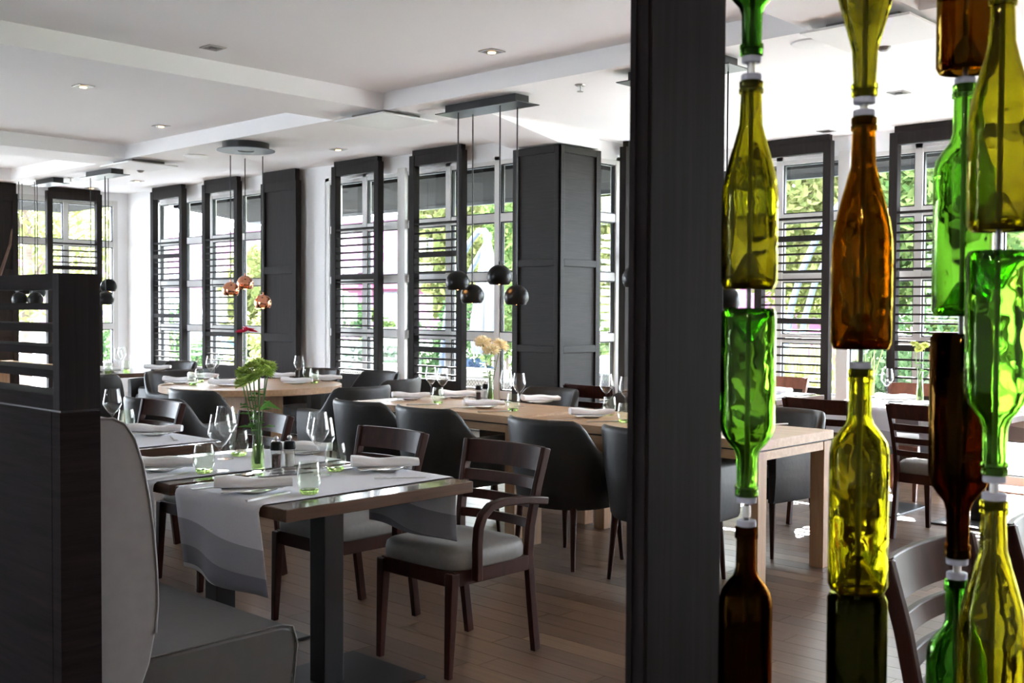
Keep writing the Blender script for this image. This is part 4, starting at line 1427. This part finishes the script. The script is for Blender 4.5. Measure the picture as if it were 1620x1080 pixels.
tips = [at(px, py, D=D0 + dd) for px, py, dd in ((764, 544, 0), (791, 548, .04), (777, 556, -.08))]
vase_of(p, .9, 'bud vase holding peach flowers on the long oak table', tips, .075, 'pompon', 'petal_peach',
        ['peach chrysanthemum at the left over the oak table', 'peach chrysanthemum at the right over the oak table', 'peach chrysanthemum between the other two'], 'peach chrysanthemums', 40, 3)
place(PEP, 'pepper_mill', 'pepper mill beside the peach flowers on the oak table', 'pepper mill', at(757, 637, Z=ZT), 0, 'shakers')
place(SALT, 'salt_mill', 'salt mill beside the peach flowers on the oak table', 'salt mill', at(768, 634, Z=ZT), 0, 'shakers')
put('table_knife', KNIFE, 'steel', 'knife on the oak table end beside the green bottle', 'knife', at(1222, 672, Z=ZT), 1.2, GC)

# round table
for k, (px, py, rz, where) in enumerate((
        (284, 606, .8, 'at the left rim of the round table'), (322, 599, .75, 'at the back of the round table, left'),
        (357, 610, .7, 'on the round table behind the green bouquet'), (444, 598, 1.0, 'at the back of the round table, right'),
        (470, 607, .8, 'at the front right of the round table'), (517, 602, .8, 'at the right rim of the round table'))):
    setting(at(px, py, Z=ZT), rz, where, k + 1)
wine(at(334, 603, Z=ZT), 'tallest on the left half of the round table')
wine(at(341, 598, Z=ZT), 'behind on the left half of the round table')
wine(at(473, 602, Z=ZT), 'against the white pier on the round table')
tumbler(at(305, 609, Z=ZT), 'at the left front of the round table')
tumbler(at(316, 604, Z=ZT), 'behind on the left of the round table')
tumbler(at(486, 599, Z=ZT), 'left one of two at the right of the round table')
tumbler(at(497, 606, Z=ZT), 'right one of two at the right of the round table')
p = at(391, 603, Z=ZT)
D0 = proj(p)[2]
tips = [at(px, py, D=D0 + dd) for px, py, dd in ((386, 526, 0), (394, 524, .06))]
vase_of(p, .85, 'bud vase holding red gerberas on the round table', tips, .08, 'daisy', 'petal_red',
        ['red gerbera at the left over the round table', 'red gerbera at the right over the round table'], 'red gerberas', 50, 4)
# far dark table
for k, (px, py, rz, where) in enumerate(((250, 585, .8, 'on the far dark table before the white corner'), (172, 588, .8, 'on the far dark table by the partition'))):
    setting(at(px, py, Z=ZT), rz, where, k)
for px, py, where in ((187, 586, 'left on the far dark table'), (193, 582, 'right on the far dark table')):
    wine(at(px, py, Z=ZT), where)
for px, py, where in ((171, 589, 'by the partition on the far dark table'), (200, 587, 'right of the wine glasses on the far dark table')):
    tumbler(at(px, py, Z=ZT), where)
wine((-11.3, 5.2, ZT), 'left one seen through the partition slots')
wine((-11.5, 5.35, ZT), 'right one seen through the partition slots')
# bay tables
setting(at(1417, 635, Z=ZL), .75, 'on the bay table right of the olive bottle', 1)
setting(at(1225, 623, Z=ZL), .75, 'on the bay table beside the bright green bottle', 2)
wine(at(1403, 631, Z=ZL), 'on the bay table left of the yellow flowers')
p = at(1455, 636, Z=ZL)
D0 = proj(p)[2]
tips = [at(px, py, D=D0 + dd) for px, py, dd in ((1447, 546, 0), (1463, 548, .04), (1455, 553, -.05))]
vase_of(p, 1.0, 'bud vase holding yellow-green flowers on the bay table', tips, .04, 'pompon', 'petal_yellow',
        ['pale yellow flower at the left over the bay table', 'pale yellow flower at the right over the bay table', 'pale yellow flower lowest over the bay table'], 'pale yellow flowers', 60, 3)
place(PEP, 'pepper_mill', 'pepper mill right of the yellow-green flowers', 'pepper mill', at(1476, 637, Z=ZL), 0, 'shakers')

# brownish stalk and red sign at the left frame edge
s0, s1 = at(-12, 470, D=6.3), at(19, 362, D=6.3)
t = thing('dried_stalk', 'brown tapering dried stalk leaning at the left frame edge', 'dried stalk', (s0.x, s0.y, .75))
d = s1 - Vector((s0.x, s0.y, .75))
link('stalk', MB().tube([(0, 0, .004), tuple((s0 - Vector((s0.x, s0.y, .75)))), tuple(d * .9 + Vector((0, 0, .02))), tuple(d)], [.010, .012, .008, .003], 8).mesh('stalk', 50), 'straw', t)
put('wall_sign', MB().box(-.004, .004, -.1, .1, -.1, .1).mesh('sign'), 'redsign', 'small red sign seen through the partition slots at far left', 'sign', (-13.715, 5.34, 1.25))

# ================================================================== FOREGROUND POST AND BOTTLE STRANDS
t = thing('divider_post', 'dark wenge room divider post in the foreground, floor to ceiling', 'post', (-.952, 1.301, 0))
link('plank', MB().box(-.040, 0, 0, .196, 0, ZK), 'partition_v', t, bevel=.002)
link('edge_strip', MB().box(-.036, -.026, -.004, 0.0, 0, ZK), 'partition_v', t)
link('edge_strip', MB().box(-.012, -.003, -.005, 0.0, 0, ZK), 'partition_v', t)


def bottle_mesh(kind, h, r):
    """hollow glass bottle standing on z = 0, with a drilled base"""
    n = r * .385
    T = .0042
    if kind == 'bordeaux':
        o = [(r * .9, 0), (r, .008), (r, h * .60), (r * .985, h * .635), (r * .90, h * .675), (r * .70, h * .715), (r * .48, h * .75), (n, h * .79), (n * .95, h * .94)]
    else:
        o = [(r * .9, 0), (r, .009), (r, h * .42), (r * .975, h * .48), (r * .89, h * .55), (r * .74, h * .63), (r * .57, h * .71), (n * 1.08, h * .79), (n * .95, h * .94)]
    lip = [(n * 1.12, h * .942), (n * 1.14, h * .962), (n * 1.02, h * .966), (n * 1.10, h * .972), (n * 1.10, h * .996), (n * .98, h), (n * .72, h)]
    i = [(max(a - T, n * .70), z + (0 if z > .02 else T)) for a, z in reversed(o[1:])]
    i += [(r * .62, .020), (r * .30, .044), (.0065, .052)]
    base = [(.0065, .046), (r * .32, .036), (r * .60, .012), (r * .78, .002)]
    prof_ = base + o + lip + i + [base[0]]
    return MB().lathe(prof_, 40).mesh('wine_bottle', 55)


def bottle(label, px, y0, y1, up, kind, wpx, D, mat):
    """y0/y1 = photo rows of the bottle's upper and lower end on a strand at depth D"""
    c = at(px, 540, D=D)
    zt, zb = at(px, y0, D=D).z, at(px, y1, D=D).z
    h, r = zt - zb, wpx / 2 / F_PX * D
    me = bottle_mesh(kind, h, r)
    o = link('wine_bottle', me, mat, loc=(c.x, c.y, zb if up else zt), rot=(0 if up else PI, 0, 0))
    tag(o, label, 'bottle', 'empty wine bottles threaded on rods')
    n = r * .385
    link('stopper', MB().lathe([(.0055, h - .012), (n * .66, h - .012), (n * .68, h + .0005), (n * .94, h + .001), (n * .94, h + .0085), (n * .86, h + .0095), (.0055, h + .0095)], 20).mesh('stopper', 40), 'stopper', o)
    return c, zt, zb


strands = {
    1: (1184, 1.56, [('green bottle hanging neck down at the top beside the post', -215, 92, 0, 'bordeaux', 84, 'b_green'),
                     ('olive yellow bottle neck up, upper of the strand beside the post', 131, 457, 1, 'burgundy', 88, 'b_olive'),
                     ('bright green bottle neck down beside the post', 487, 786, 0, 'bordeaux', 86, 'b_bright'),
                     ('dark brown bottle neck up at the bottom beside the post', 834, 1150, 1, 'bordeaux', 84, 'b_brown')]),
    2: (1362, 1.52, [('olive bottle neck down at the top of the second strand', -190, 156, 0, 'burgundy', 94, 'b_olive'),
                     ('amber bottle neck up in the second strand', 187, 552, 1, 'burgundy', 93, 'b_amber'),
                     ('olive green bottle neck up below the amber one', 583, 936, 1, 'bordeaux', 92, 'b_olive'),
                     ('very dark olive bottle base up at the bottom of the second strand', 941, 1265, 0, 'bordeaux', 93, 'b_oliveD')]),
    3: (1520, 1.58, [('amber brown bottle standing at the top of the third strand', -200, 117, 1, 'bordeaux', 88, 'b_amber'),
                     ('green bottle neck up in the third strand', 136, 500, 1, 'bordeaux', 90, 'b_bright'),
                     ('dark brown bottle neck down in the third strand', 527, 884, 0, 'bordeaux', 92, 'b_brown'),
                     ('green bottle neck up at the bottom of the third strand', 918, 1240, 1, 'bordeaux', 88, 'b_green')]),
    4: (1577, 1.42, [('olive yellow bottle at the top right frame edge', -8, 366, 1, 'burgundy', 98, 'b_olive'),
                     ('bright green bottle neck down at the right frame edge', 397, 752, 0, 'bordeaux', 96, 'b_bright'),
                     ('olive bottle neck up at the bottom right corner', 792, 1165, 1, 'burgundy', 102, 'b_olive')]),
}
names = {1: 'beside the foreground post', 2: 'second from the post', 3: 'third from the post', 4: 'at the right frame edge'}
for k, (px, D, bl) in strands.items():
    for lab, y0, y1, up, kind, wpx, mat in bl:
        c, zt, zb = bottle(lab, px, y0, y1, up, kind, wpx, D, mat)
    top = ZK if c.y > 1.2 else ZC
    t = thing('hanging_rod', 'thin steel rod threading the bottles, ' + names[k], 'rod', (c.x, c.y, 0), 0, 'bottle rods')
    link('rod', MB().tube([(0, 0, .012), (0, 0, top - .01)], .0036, 10).mesh('rod', 60), 'rod', t)
    link('floor_plate', MB().lathe([(0, 0), (.05, 0), (.05, .008), (.012, .012), (0, .012)], 20).mesh('floor_plate', 40), 'steel', t)
    link('ceiling_plate', MB().lathe([(0, top - .01), (.04, top - .01), (.04, top), (0, top)], 20).mesh('ceiling_plate', 40), 'steel', t)
    ends = sorted([(at(px, b[1], D=D).z, at(px, b[2], D=D).z, b[3]) for b in bl])
    for (t0, b0, u0), (t1, b1, u1) in zip(ends, ends[1:]):
        if u0 and not u1:
            link('coupling', MB().tube([(0, 0, (t0 + b1) / 2 - .008), (0, 0, (t0 + b1) / 2 + .008)], .0058, 12).mesh('coupling', 40), 'steel', t)

# ================================================================== OUTSIDE
struct('terrace', MB().box(-45, XR - .22, YC + .22, 15.5, -.3, -.02).box(XR - .22, 25, YB + .2, 15.5, -.3, -.02).box(XE - .22, 12, -12, YN - .2, -.3, -.02), 'paving')
struct('path_beside_house', MB().box(-45, XE - .22, -12, YC + .22, -.3, -.02), 'sidepath')
struct('lawn_and_street', MB().box(-90, 40, 15.5, 80, -.35, -.05), 'lawn')
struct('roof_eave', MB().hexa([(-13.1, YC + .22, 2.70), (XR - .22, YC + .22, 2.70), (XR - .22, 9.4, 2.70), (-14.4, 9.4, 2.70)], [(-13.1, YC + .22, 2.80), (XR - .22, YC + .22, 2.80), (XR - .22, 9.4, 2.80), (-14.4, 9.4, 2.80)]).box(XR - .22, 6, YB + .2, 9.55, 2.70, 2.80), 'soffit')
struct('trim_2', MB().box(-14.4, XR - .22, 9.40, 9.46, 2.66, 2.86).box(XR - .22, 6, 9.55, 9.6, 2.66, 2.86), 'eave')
struct('sun_block_eave', MB().box(XE - 2.4, XE - .22, -4, YC + .22, 2.82, 2.92), 'soffit')  # eave added over the end windows, deep enough to block the sun


def leaf_cloud(n, c, rad, size, seed, shape='ball', flat=1.0):
    rr = random.Random(seed)
    mb = MB()
    clumps = [(Vector((rr.gauss(0, .5) * rad[0], rr.gauss(0, .5) * rad[1], rr.gauss(0, .5) * rad[2])), rr.uniform(.25, .5)) for _ in range(max(6, n // 110))]
    for i in range(n):
        cc_, cr = clumps[rr.randrange(len(clumps))]
        off_ = cc_ + Vector((rr.gauss(0, 1) * cr * rad[0] * .6, rr.gauss(0, 1) * cr * rad[1] * .6, rr.gauss(0, 1) * cr * rad[2] * .6))
        e_ = math.sqrt((off_.x / rad[0]) ** 2 + (off_.y / rad[1]) ** 2 + (off_.z / rad[2]) ** 2)
        if e_ > 1:
            off_ *= rr.uniform(.8, 1) / e_
        p = Vector(c) + off_
        if p.z < .05:
            p.z = .05 + rr.random() * .2
        a = Vector((rr.gauss(0, 1), rr.gauss(0, 1), rr.gauss(0, 1))).normalized()
        b = a.orthogonal().normalized()
        s = size * rr.uniform(.6, 1.3)
        o_ = len(mb.v)
        mb.v += [tuple(p - a * s), tuple(p + b * s * .5), tuple(p + a * s), tuple(p - b * s * .5)]
        mb.f.append((o_, o_ + 1, o_ + 2, o_ + 3))
    return mb.mesh('foliage', recalc=False)


def tree(label, x, y, h, r, mat, seed, n=2600, size=.095, trunk=.12):
    t = thing('garden_tree', label, 'tree', (x, y, -.05), 0, 'trees outside the windows')
    link('trunk', MB().tube([(0, 0, 0), (.05, .03, h * .35), (0, .05, h * .75)], [trunk, trunk * .8, trunk * .35], 8).mesh('trunk', 50), 'bark', t)
    rr = random.Random(seed)
    for k in range(4):
        a = rr.uniform(0, 6.28)
        link('branch', MB().tube([(0.03, .03, h * (.32 + .08 * k)), (math.cos(a) * r * .5, math.sin(a) * r * .5, h * (.55 + .08 * k))], [trunk * .45, trunk * .12], 6).mesh('branch', 50), 'bark', t)
    f_ = link('foliage', leaf_cloud(int(n * 2.2), (0, 0, h * .62), (r, r, h * .42), size, seed), mat, t)
    f_['kind'] = 'stuff'
    return t


TR = [  # label, photo column and depth plane, height, radius, leaf, leaf count
    ('yellow-green tree outside the far end window, left', dict(px=40, X=-20.0), 5.6, 1.7, 'leaves_a', 1700),
    ('yellow-green tree outside the far end window, right', dict(px=112, X=-24.5), 5.6, 1.8, 'leaves_a', 1300),
    ('small tree outside behind the copper lamps', dict(px=405, Y=13.0), 2.7, .9, 'leaves_a', 1800),
    ('yellowing tree outside behind the two-rail shutter', dict(px=716, Y=16.6), 5.2, .95, 'leaves_a', 2400),
    ('yellowing tree outside behind the folded parasol', dict(px=772, Y=19.8), 6.4, 1.5, 'leaves_a', 3800),
    ('green tree outside behind the panelled column', dict(px=862, Y=16.8), 5.2, 1.4, 'leaves_b', 2600),
    ('light green tree outside between column and post', dict(px=972, Y=15.8), 5.2, 1.35, 'leaves_a', 4200),
    ('tree outside hidden mostly by the post', dict(px=1120, Y=20.5), 6.0, 1.3, 'leaves_a', 2400),
    ('yellow-green tree outside behind the bay shutter', dict(px=1268, Y=18.0), 6.0, 1.45, 'leaves_a', 4400),
    ('tree outside behind the amber bottle', dict(px=1345, Y=24.5), 4.8, 1.6, 'leaves_a', 2200),
    ('darker green tree outside right of the amber bottle', dict(px=1470, Y=15.6), 4.2, 1.25, 'leaves_b', 3800),
    ('tree outside behind the bottles at far right', dict(px=1600, Y=21.0), 5.6, 1.7, 'leaves_a', 2600),
]
for k, (lab, w_, h, r, mat, n) in enumerate(TR):
    px = w_.pop('px')
    p = at(px, 489, **w_)
    tree(lab, p.x, p.y, h, r, mat, 100 + k, n)


def bush(label, x, y, r, h, mat, seed, n=1500, size=.055, name='garden_bush', cat='bush'):
    t = thing(name, label, cat, (x, y, -.05), 0, 'bushes on the terrace edge')
    f_ = link('foliage', leaf_cloud(n, (0, 0, h * .5), (r, r * .8, h * .48), size, seed), mat, t)
    f_['kind'] = 'stuff'
    link('stems', MB().tube([(0, 0, 0), (0, 0, h * .4)], .03, 6), 'bark', t)


BS = [('green bush outside the left windows, left', 268, 14.6, .7, 1.7, 'leaves_c'), ('green bush outside behind the left shutters', 312, 12.0, .6, 1.1, 'leaves_c'),
      ('ochre bush outside right of the copper lamps', 408, 10.6, .7, 1.5, 'leaves_a'), ('green bush outside behind the one-rail shutter', 545, 13.0, .6, 1.8, 'leaves_c'),
      ('green bush outside left of the parasol base', 590, 15.0, .6, 1.5, 'leaves_b'), ('green bush outside behind the two-rail shutter', 668, 13.0, .6, 1.6, 'leaves_c'),
      ('green bush outside beside the folded parasol', 735, 14.6, .6, 1.9, 'leaves_c'), ('dense green hedge outside left of the column', 803, 12.8, .6, 2.3, 'leaves_b'),
      ('blue-grey bush outside below the folded parasol', 752, 11.0, .55, .75, 'leaves_d'),
      ('green bush outside between column and post', 960, 12.6, .6, 1.5, 'leaves_b'), ('green bush outside the bay right of the amber bottle', 1455, 13.0, .7, 1.7, 'leaves_c'),
      ('green bush outside the bay behind the amber bottle', 1400, 15.0, .5, 1.0, 'leaves_c'), ('green bush outside the far end window', 150, 13.4, .9, 1.3, 'leaves_c')]
for k, (lab, px, Y, r, h, mat) in enumerate(BS):
    p = at(px, 489, Y=Y) if px > 200 else at(px, 489, X=-18.0)
    bush(lab, p.x, p.y, r, h, mat, 300 + k)
p = at(617, 545, Y=11.0)
bush('pale hydrangea bush outside between the two middle shutters', p.x, p.y, .55, 1.05, 'hydrangea', 340, 900, .075)
p = at(572, 545, Y=11.6)
bush('pale hydrangea bush outside behind the one-rail shutter', p.x, p.y, .5, .95, 'hydrangea', 341, 800, .075)


def grass_clump(label, x, y, h, seed, n=160):
    rr = random.Random(seed)
    mb = MB()
    for i in range(n):
        a, l = rr.uniform(0, 6.28), rr.uniform(.6, 1.1) * h
        bx, by = rr.gauss(0, .09), rr.gauss(0, .09)
        d = Vector((math.cos(a), math.sin(a), 0)) * l * rr.uniform(.05, .24)
        s = Vector((-math.sin(a), math.cos(a), 0)) * .007
        o_ = len(mb.v)
        b0 = Vector((bx, by, 0)); m1 = b0 + d * .4 + Vector((0, 0, l * .65)); e = b0 + d + Vector((0, 0, l * .95))
        mb.v += [tuple(b0 - s), tuple(b0 + s), tuple(m1 + s), tuple(m1 - s), tuple(e)]
        mb.f += [(o_, o_ + 1, o_ + 2, o_ + 3), (o_ + 3, o_ + 2, o_ + 4)]
    t = thing('grass_clump', label, 'ornamental grass', (x, y, -.05), 0, 'ornamental grasses outside the bay')
    f_ = link('blades', mb.mesh('blades', recalc=False), 'grass', t)
    f_['kind'] = 'stuff'


for k, (px, Y, lab) in enumerate(((1206, 10.5, 'left of the bay shutter'), (1266, 10.2, 'behind the bay shutter'), (1300, 11.6, 'at the right of the bay shutter'), (1352, 10.8, 'in the gap beside the bay shutter'), (1238, 11.9, 'farther out behind the bay shutter'))):
    p = at(px, 489, Y=Y)
    grass_clump('tall pale ornamental grass outside ' + lab, p.x, p.y, 1.15, 400 + k)


def parasol(label, path_px, Y, hang_px, z_bot, spread, closed=True):
    base = at(*path_px[-1], Y=Y)
    t = thing('cantilever_parasol', label, 'parasol', (base.x, base.y, -.02), 0, 'cantilever parasols on the terrace')
    P = [at(px, py, Y=Y) - t.location for px, py in path_px]
    link('arm', MB().tube([tuple(p) for p in P] + [(P[-1].x, P[-1].y, .06)], .045, 10).mesh('arm', 60), 'tube', t)
    off = Vector((.16, .06, -.16))
    link('brace_arm', MB().tube([tuple(p + off * min(1, i / 2 + .4)) for i, p in enumerate(P[1:])] + [(P[-1].x + .12, P[-1].y, .06)], .04, 10).mesh('brace_arm', 60), 'tube', t)
    link('base', MB().box(P[-1].x - .45, P[-1].x + .45, -.45, .45, 0, .07), 'bluegrey', t, bevel=.01)
    if hang_px:
        h0 = at(*hang_px, Y=Y) - t.location
        mb = MB()
        n, m_ = 40, 12
        L = h0.z - (z_bot + .02)
        for j_ in range(m_ + 1):
            v_ = j_ / m_
            rad = .05 + spread * (v_ ** .8) * (1 - .35 * max(0, v_ - .75) / .25)
            for i in range(n):
                an = 2 * PI * i / n
                rr_ = rad * (1 + .22 * math.sin(an * 8 + v_ * 1.5) * min(1, v_ * 3))
                mb.v.append((h0.x + rr_ * math.cos(an), rr_ * math.sin(an), h0.z - v_ * L))
        for j_ in range(m_):
            for i in range(n):
                a, b = j_ * n + i, j_ * n + (i + 1) % n
                mb.f.append((a, b, b + n, a + n))
        mb.f.append(tuple(range(n)))
        link('canopy', mb.mesh('canopy', 60), 'parasol', t)
        link('hub', MB().lathe([(0, 0), (.05, 0), (.07, .05), (.06, .12), (0, .13)], 14, (h0.x, 0, h0.z - .02)).mesh('hub', 40), 'tube', t)
    return t


parasol('folded white cantilever parasol with curved blue-grey arm outside', [(771, 372), (766, 365), (757, 366), (742, 385), (728, 412), (716, 450), (706, 500), (700, 560), (698, 606)], 11.4, (771, 380), .75, .20)
parasol('curved grey double arm of a parasol outside the bay', [(1345, 312), (1330, 322), (1310, 345), (1288, 385), (1268, 430), (1252, 485), (1243, 550), (1240, 640)], 13.2, (1352, 318), .8, .17)


# wicker lounge furniture
def wicker_sofa(label, x, y, w, mat='wicker', rz=0.0, h=.62):
    t = thing('wicker_sofa', label, 'sofa', (x, y, -.02), rz, 'wicker terrace seats')
    link('base', MB().box(-w / 2, w / 2, -.38, .38, .03, .32), mat, t, bevel=.02)
    link('backrest', MB().box(-w / 2, w / 2, -.40, -.24, .32, h), mat, t, bevel=.03)
    for s in (-1, 1):
        link('armrest', MB().box(s * w / 2 - .07 - s * .07, s * w / 2 + .07 - s * .07, -.24, .36, .32, .56), mat, t, bevel=.03)
        for yy in (-.33, .33):
            link('foot', MB().box(s * (w / 2 - .07) - .025, s * (w / 2 - .07) + .025, yy - .025, yy + .025, 0, .03), 'bluegrey', t)
    link('back_cushion', MB().box(-w / 2 + .15, w / 2 - .15, -.27, -.10, .42, h + .11), 'cushion', t, bevel=.04)
    link('seat_cushion', MB().box(-w / 2 + .15, w / 2 - .15, -.10, .37, .32, .44), 'cushion', t, bevel=.03)
    return t


wicker_sofa('pale wicker sofa outside between the two middle shutters', -10.75, 9.25, 1.5)
wicker_sofa('pale wicker sofa outside behind the two-rail shutter', -9.15, 9.25, 1.3)
wicker_sofa('pale wicker armchair outside under the folded parasol', -8.05, 9.7, .8)
wicker_sofa('dark wicker armchair outside left of the column', -8.7, 11.0, .8, 'darkwicker', PI, .72)
wicker_sofa('dark wicker armchair outside between column and post', -7.0, 9.5, .7, 'darkwicker', -.3, .75)
wicker_sofa('pale wicker armchair outside between column and post', -7.6, 12.2, .8, 'wicker', .2, .66)

# building across the street
pb = thing('pink_building', 'long pink rendered building across the street', 'building', (-55, 36, -.05))
link('facade', MB().box(-24, 22, -4, 4, 0, 5.4), 'pink', pb)
link('roof_edge', MB().box(-24.2, 22.2, -4.3, 4.2, 5.4, 5.6), 'cushion', pb)
for k in range(9):
    w_ = link('window', MB().box(-22 + k * 4.8, -19.4 + k * 4.8, -4.08, -3.98, 1.0, 2.2), 'bluegrey', pb)
    link('window_glass', MB().box(-21.8 + k * 4.8, -19.6 + k * 4.8, -4.1, -4.075, 1.1, 2.1), 'darkglass', w_)
link('canopy', MB().box(-2, 23, -5.2, -4.0, 3.05, 3.25), 'bluegrey', pb)
link('awning', MB().hexa([(6, -5.2, 2.3), (23, -5.2, 2.3), (23, -4.02, 2.3), (6, -4.02, 2.3)], [(6, -5.1, 2.4), (23, -5.1, 2.4), (23, -4.02, 2.98), (6, -4.02, 2.98)]), 'crimson', pb)
gw = thing('garden_wall', 'low pink garden wall outside behind the bay shutter', 'garden wall', (-14.5, 25, -.05))
link('wall', MB().box(-2.5, 2.5, -.15, .15, 0, 2.1), 'pink', gw)
link('coping', MB().box(-2.55, 2.55, -.2, .2, 2.1, 2.2), 'cushion', gw)


def car(label, x, y, rz, mat):
    t = thing('parked_car', label, 'car', (x, y, -.03), rz, 'cars parked outside')
    body = [(-2.1, .28), (-2.15, .55), (-2.0, .78), (-1.3, .86), (-.75, 1.30), (-.35, 1.42), (.75, 1.42), (1.35, 1.10), (1.75, .92), (2.1, .85), (2.15, .5), (2.1, .28)]
    link('body', MB().prism(body, 'y', -.85, .85).mesh('car_body', 30), mat, t, bevel=.06)
    link('side_glass', MB().prism([(-1.1, .90), (-.68, 1.26), (-.32, 1.36), (.7, 1.36), (1.2, 1.08), (1.25, .92)], 'y', -.862, .862), 'darkglass', t)
    for wx in (-1.35, 1.35):
        for s in (-1, 1):
            link('wheel', MB().tube([(wx, s * .68, .31), (wx, s * .87, .31)], .31, 20).mesh('wheel', 40), 'tyre', t)
    return t


p = at(318, 500, Y=17.0)
car('blue car parked outside the left windows', p.x, p.y, .1, 'car')
p = at(262, 500, Y=19.0)
car('white car parked outside behind the corner shutter', p.x, p.y, .1, 'carwhite')
